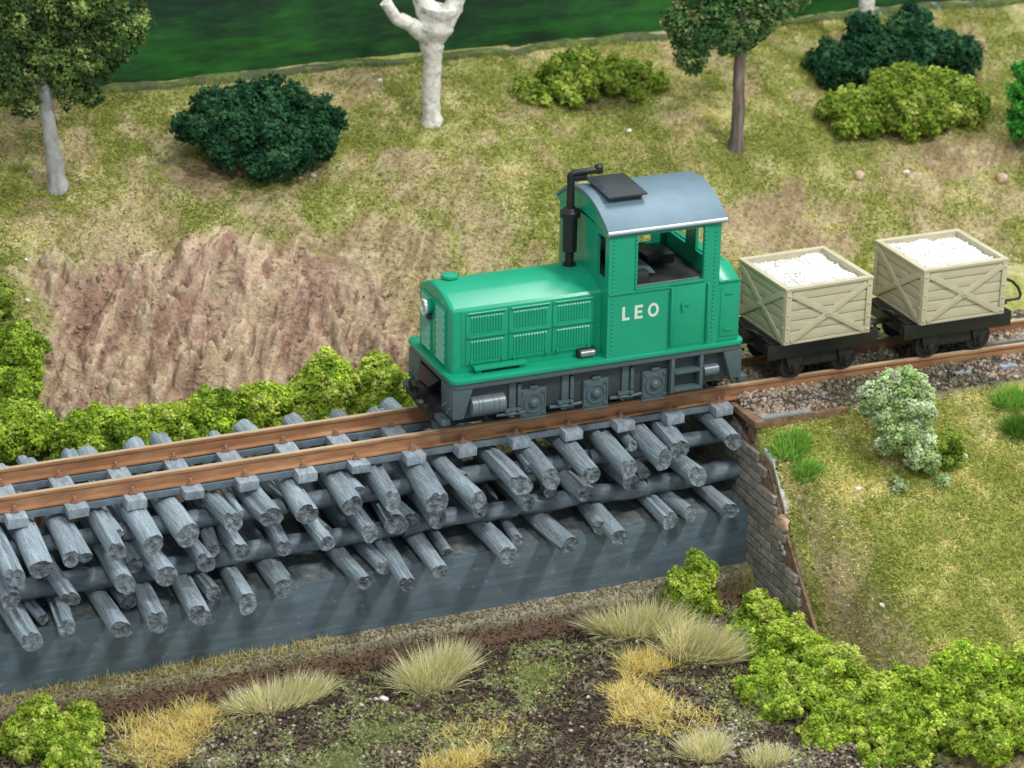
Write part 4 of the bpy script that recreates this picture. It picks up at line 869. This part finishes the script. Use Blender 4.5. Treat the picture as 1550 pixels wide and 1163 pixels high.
def tree(name, label, x, y, trunk, bark, crown, pal, n, twist=0, size=.055):
    z = float(height(x, y)); t = thing(name, label, 'tree', (x, y, z))
    for k, (pts, rad) in enumerate(trunk):
        b = MB(); pp = []; rr = []
        for i in range(len(pts)-1):
            for s in range(5):
                u = s/5; pp.append(Vector(pts[i]).lerp(Vector(pts[i+1]), u)); rr.append((rad[i]*(1-u)+rad[i+1]*u)*random.uniform(.9, 1.1))
        if k == 0: rr[0] *= 1.5; rr[1] *= 1.18   # root flare
        pp.append(Vector(pts[-1])); rr.append(rad[-1]); b.tube(pp, rr, 14)
        for v in b.bm.verts:
            q = float(fbm(np.array(v.co.x*6+v.co.z*2), np.array(v.co.y*6+v.co.z*3), 2))-.5
            ax = Vector((v.co.x, v.co.y, 0)); v.co += Vector((q*.08, q*.08, 0))*max(.4, rad[0]*4)
        b.build('trunk' if k == 0 else 'limb', bark, t, smooth=60)
    if crown:
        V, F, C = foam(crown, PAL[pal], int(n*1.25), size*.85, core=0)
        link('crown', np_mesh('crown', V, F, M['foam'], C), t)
rs = random.Random(5)
def crown(cx, cy, cz, rx, ry, rz, n, r0, r1): return [(cx+rs.uniform(-rx, rx), cy+rs.uniform(-ry, ry), cz+rs.uniform(-rz, rz), rs.uniform(r0, r1)) for _ in range(n)]
tree('broadleaf_tree', 'tree with grey trunk and drooping olive crown at upper left', -5.03, 8.0,
     [([(0,0,-.1), (-.06,0,.6), (-.12,0,1.3), (-.18,0,1.9), (-.2,0,2.8)], [.20,.165,.15,.16,.10]), ([(-.15,0,1.8), (.3,.1,2.3), (.9,.2,2.7)], [.09,.07,.04]), ([(-.15,0,1.9), (-.6,0,2.4), (-1.1,.1,2.9)], [.09,.07,.04])],
     'bark_grey', [(-.75,0,2.15,.42), (-.3,.2,2.2,.38), (.3,-.1,2.0,.34), (.55,0,2.35,.42), (1.0,.1,2.6,.42), (1.45,.1,2.9,.4), (1.75,.2,3.2,.36), (-1.1,0,2.5,.45), (-1.5,.1,2.2,.36), (-.1,.2,2.7,.5), (.6,.3,3.0,.5), (1.2,.3,3.3,.45), (-.9,.2,3.1,.5), (.2,-.35,2.45,.35), (0.75,-.1,1.85,.24), (-.55,-.2,1.8,.26), (.0,.4,3.5,.5), (-.6,.3,3.6,.5), (.8,.3,3.7,.5)], 'tree', 16000)
tree('bare_tree', 'thick white bare trunk forking at the top edge', 3.44, 8.89,
     [([(0,0,-.15), (-.02,0,.5), (.02,0,1.2), (.0,0,1.65), (.06,0,2.05), (.12,0,2.5)], [.22,.20,.20,.25,.40,.44]), ([(-.1,0,1.85), (-.45,-.05,2.15), (-.8,0,2.32), (-1.05,0,2.7)], [.2,.16,.14,.13]), ([(.2,0,2.1), (.5,0,2.45), (.62,0,2.9), (.65,0,3.6)], [.30,.22,.18,.14]), ([(.0,0,2.3), (-.25,.05,2.7), (-.4,.1,3.3)], [.3,.18,.13])], 'bark_white', None, None, 0)
tree('slender_tree', 'tree with twisted brown trunk and dark green crown behind the cab', 9.66, 6.53,
     [([(0,0,-.15), (.04,0,.8), (.0,0,1.6), (.04,0,2.3), (.0,0,3.2)], [.15,.135,.125,.12,.08]), ([(0,0,2.1), (-.6,.1,2.5), (-1.2,.1,2.9)], [.07,.05,.04]), ([(.02,0,2.2), (.5,.1,2.7), (1.1,.1,3.1)], [.07,.05,.04])],
     'bark_brown', [(-1.15,0,2.2,.34), (-1.0,.1,2.6,.45), (-.6,0,2.75,.42), (-.25,-.1,2.45,.34), (.1,0,2.65,.36), (.45,0,2.75,.33), (.3,.2,2.35,.2), (-1.0,.2,1.95,.24), (-1.4,.1,2.95,.42), (-.9,.2,3.2,.5), (-.2,.2,3.1,.5), (.5,.1,3.1,.45), (1.0,.1,3.15,.36), (1.45,.2,3.25,.3), (.1,.2,3.6,.5), (-.9,.3,3.8,.5)], 'treeb', 13000)
tree('birch_tree', 'grey white trunk rising from the dark bush at upper right', 14.3, 9.25,
     [([(0,0,-.1), (-.02,0,.5), (.03,0,1.0), (.03,0,1.8), (0,0,2.6)], [.23,.20,.19,.18,.15])], 'bark_white', None, None, 0)
tree('leafy_tree', 'bright green leafy tree cut by the right edge', 16.55, 5.6,
     [([(0,0,-.1), (0,0,.6), (.02,0,1.4)], [.11,.10,.06])], 'bark_brown', [(-.05,0,.55,.34), (.1,0,.9,.4), (-.15,0,1.25,.36), (.1,0,1.6,.36), (-.18,0,1.85,.26), (.3,.1,1.3,.4), (.35,.1,1.9,.36)], 'vivid', 7000, size=.05)

def tuft(x, y, rx, ry, L, pal, label, n_, lean=(0, 0), rz=0, name='grass_tuft', t0=.05, t1=1.08, width=.014, cat='grass tuft'):
    n = int(n_*.6); a = rng.uniform(0, 6.28, n); q = np.sqrt(rng.rand(n)); u, v = q*np.cos(a), q*np.sin(a)
    mat_ = t1 > 1.2
    if mat_:   # matted grass: ragged outline, fibres lying every way
        q = q*(.75+.5*np.sin(a*3+x)*np.sin(a*2+y)+.35*rng.rand(n)); u, v = q*np.cos(a), q*np.sin(a)
    px, py = u*rx*math.cos(rz)-v*ry*math.sin(rz), u*rx*math.sin(rz)+v*ry*math.cos(rz)
    zc = float(height(x, y)); P = np.stack([px, py, height(px+x, py+y)-zc-.01], 1)
    az = np.arctan2(py*1.0+lean[1]+rng.normal(0, .25, n), px*1.0+lean[0]+rng.normal(0, .25, n))
    if mat_: az = rng.uniform(0, 6.28, n)
    t = rng.uniform(t0, t1, n) if mat_ else t0 + (t1-t0)*np.clip(q*rng.uniform(.4, 1.2, n), 0, 1)
    d = np.stack([np.sin(t)*np.cos(az), np.sin(t)*np.sin(az), np.cos(t)], 1); V, F, C = fibres(P, L, width, 0, 1, pick(pal, n), az)
    V = V.reshape(n, 5, 3); Ls = (L*rng.uniform(.6, 1.15, n))[:, None]; sd = (V[:, 1]-V[:, 0])/2
    mid = P+d*Ls*.55; tip = P+d*Ls; tip[:, 2] -= .12*L*np.sin(t)
    V = np.stack([P-sd, P+sd, mid+sd*.7, mid-sd*.7, tip], 1).reshape(-1, 3)
    o = link(name, np_mesh(name, V, F, M['flock'], C), None, (x, y, zc)); return tag(o, label, cat, 'dry grass tufts' if 'dry' in label or 'yellow' in label else None)
STRAW = [(.80,.74,.38), (.88,.83,.50), (.70,.67,.32), (.90,.87,.62)]; YEL = [(.82,.66,.20), (.88,.75,.30), (.72,.57,.16), (.90,.82,.46)]; SPRING = [(.24,.52,.05), (.36,.62,.12), (.13,.34,.03), (.50,.68,.20)]
tuft(-1.1, -3.2, .58, .26, .80, STRAW, 'upright dry straw tuft left of centre in the foreground', 2600, (.1, .1), .25)
tuft(3.15, -2.95, .75, .25, .80, STRAW, 'long dry straw tuft under the bright bush by the sill', 3000, (.1, -.1), -.3)
tuft(3.85, -4.05, .62, .30, .80, STRAW, 'dry straw tuft spreading right beside the lower bushes', 2800, (.5, -.2), -.75)
tuft(-3.95, -2.95, .95, .22, .55, STRAW, 'low dry straw tuft along the brown ledge at left', 2400, (.25, .2), .12)
tuft(-5.8, -3.05, 1.0, .55, .36, YEL, 'matted yellow grass right of the bottom left bush', 4600, (.0, .2), .15, t0=.6, t1=1.5)
tuft(-6.3, -3.8, .7, .5, .32, YEL, 'matted yellow grass near the bottom left corner', 2600, (.0, .1), .15, t0=.6, t1=1.5)
tuft(2.0, -5.1, .55, 1.05, .32, YEL, 'matted yellow grass trailing down below the straw tufts', 4000, (.0, -.1), -.2, t0=.6, t1=1.5)
tuft(2.65, -4.0, .5, .35, .42, YEL, 'yellow grass at the foot of the long straw tuft', 1500, (.1, 0), 0, t0=.3, t1=1.4)
tuft(-1.7, -6.0, .72, .30, .32, YEL, 'yellow grass patch at the bottom edge left of centre', 1700, (0, .1), .15, t0=.4, t1=1.4)
tuft(2.35, -7.3, .36, .25, .50, STRAW, 'small dry pale tuft at the bottom edge among the gravel', 1300, (0, .1), 0)
tuft(3.3, -7.85, .4, .2, .35, STRAW, 'small dry pale tuft in the bottom gravel right of another', 900, (0, .1), 0)
tuft(6.55, -2.15, .30, .20, .34, SPRING, 'fresh green tuft nearest the ledge beside the abutment', 1000, width=.016)
tuft(6.78, -1.95, .26, .18, .32, SPRING, 'fresh green tuft under the grey coping', 1200, width=.016)
tuft(6.72, -2.62, .24, .16, .30, SPRING, 'lowest fresh green tuft beside the abutment wall top', 1100, width=.016)
tuft(11.75, -1.85, .36, .22, .36, SPRING, 'fresh green tuft at the right edge, upper', 1500, width=.016)
tuft(11.55, -2.5, .34, .22, .34, [(.10,.25,.03), (.14,.30,.04)], 'fresh green tuft at the right edge, lower', 1400, width=.016)
tuft(4.35, -6.15, .28, .3, .40, [(.30,.42,.12), (.36,.46,.2)], 'pale green tuft left of the lower bushes', 900)
tuft(2.6, -6.1, .7, .6, .28, YEL, 'thin yellow fibres below the trailing matted grass', 1200, (0, 0), 0, t0=.7, t1=1.55)
tuft(-.9, -5.2, .9, .5, .24, YEL, 'thin yellow fibres over the dark soil above the bottom patch', 1000, (0, 0), 0, t0=.7, t1=1.55)
tuft(-1.5, -3.1, .12, .1, .28, SPRING, 'tiny green sprout beside the upright straw tuft', 200)
def moss(x, y, rx, ry, n, label, pal):
    a = rng.uniform(0, 6.28, n); q = np.abs(rng.normal(0, .55, n))*(1+.3*np.sin(a*3+x)); P = np.stack([x+q*rx*np.cos(a), y+q*ry*np.sin(a)], 1); P = on_ground(P[:, 0], P[:, 1], .025)
    V, F, C = crumbs(P, .038, pick(pal, n), 2); o = link('moss_patch', np_mesh('moss_patch', V-P.mean(0), F, M['foam'], C), None, P.mean(0)); tag(o, label, 'moss', kind='stuff')
MOSS = [(.50,.54,.20), (.40,.46,.15), (.60,.62,.30), (.28,.34,.14)]
moss(.75, -3.65, .62, .55, 2600, 'yellow green moss patch between the straw tufts', MOSS); moss(-2.6, -4.6, .9, .7, 1100, 'thin green moss patch in the dark soil', [(.42,.48,.18), (.52,.56,.28), (.26,.31,.12)])
moss(-3.6, -5.3, .7, .6, 1800, 'pale moss patch near the bottom edge', [(.50,.55,.26), (.40,.46,.18), (.28,.32,.14)])

# ---------------------------------------------------------------- stray white chips and stones
chips = [(.25,7.48,'white chip right of the large dark bush',.07), (2.75,10.27,'white chip high on the slope left of the white trunk',.07), (3.05,9.3,'tiny white chip beside the white trunk foot',.04), (7.6,7.64,'white chip below the wide olive bush',.07),
 (7.52,-3.23,'white chip on the bank left of the pale bush',.06), (10.05,-2.89,'white chip right of the small olive bush',.06), (10.12,-2.45,'white chip on the bank under the right green tufts',.06), (-6.21,5.9,'white chip on the left slope below the grey tree',.05),
 (-6.36,5.32,'white chip on the left slope beside the bush column',.05), (-2.22,-3.55,'large white chip in the dark soil beside the straw tuft',.08), (13.38,5.42,'pale chip on the path below the olive bush',.07), (6.95,-5.3,'white chip near the brown bank edge',.06)]
for k, (x, y, l, s) in enumerate(chips):
    b = MB().ball((0, 0, 0), s, 2, (1.2, .8, .7)); rc = random.Random(k)
    for v in b.bm.verts: v.co *= rc.uniform(.8, 1.15)
    o = b.build('chip', 'chip', None, smooth=0, loc=(x, y, float(height(x, y))+s*.35)); o.rotation_euler.z = rc.uniform(0, 6); tag(o, l, 'stone', 'stray white chips')
for k, (x, y, l, s) in enumerate(((12.14, 5.37, 'tan stone on the slope behind the wagons', .13), (15.6, 5.0, 'tan stone at the right edge of the slope', .15))):
    b = MB().ball((0, 0, 0), s, 3, (1, .9, .8))
    for v in b.bm.verts: v.co *= 1+.5*(float(fbm(np.array(v.co.x*9+k), np.array(v.co.z*9+v.co.y*5), 3))-.5)
    tag(b.build('stone', 'rock', None, loc=(x, y, float(height(x, y))+s*.4)), l, 'stone')
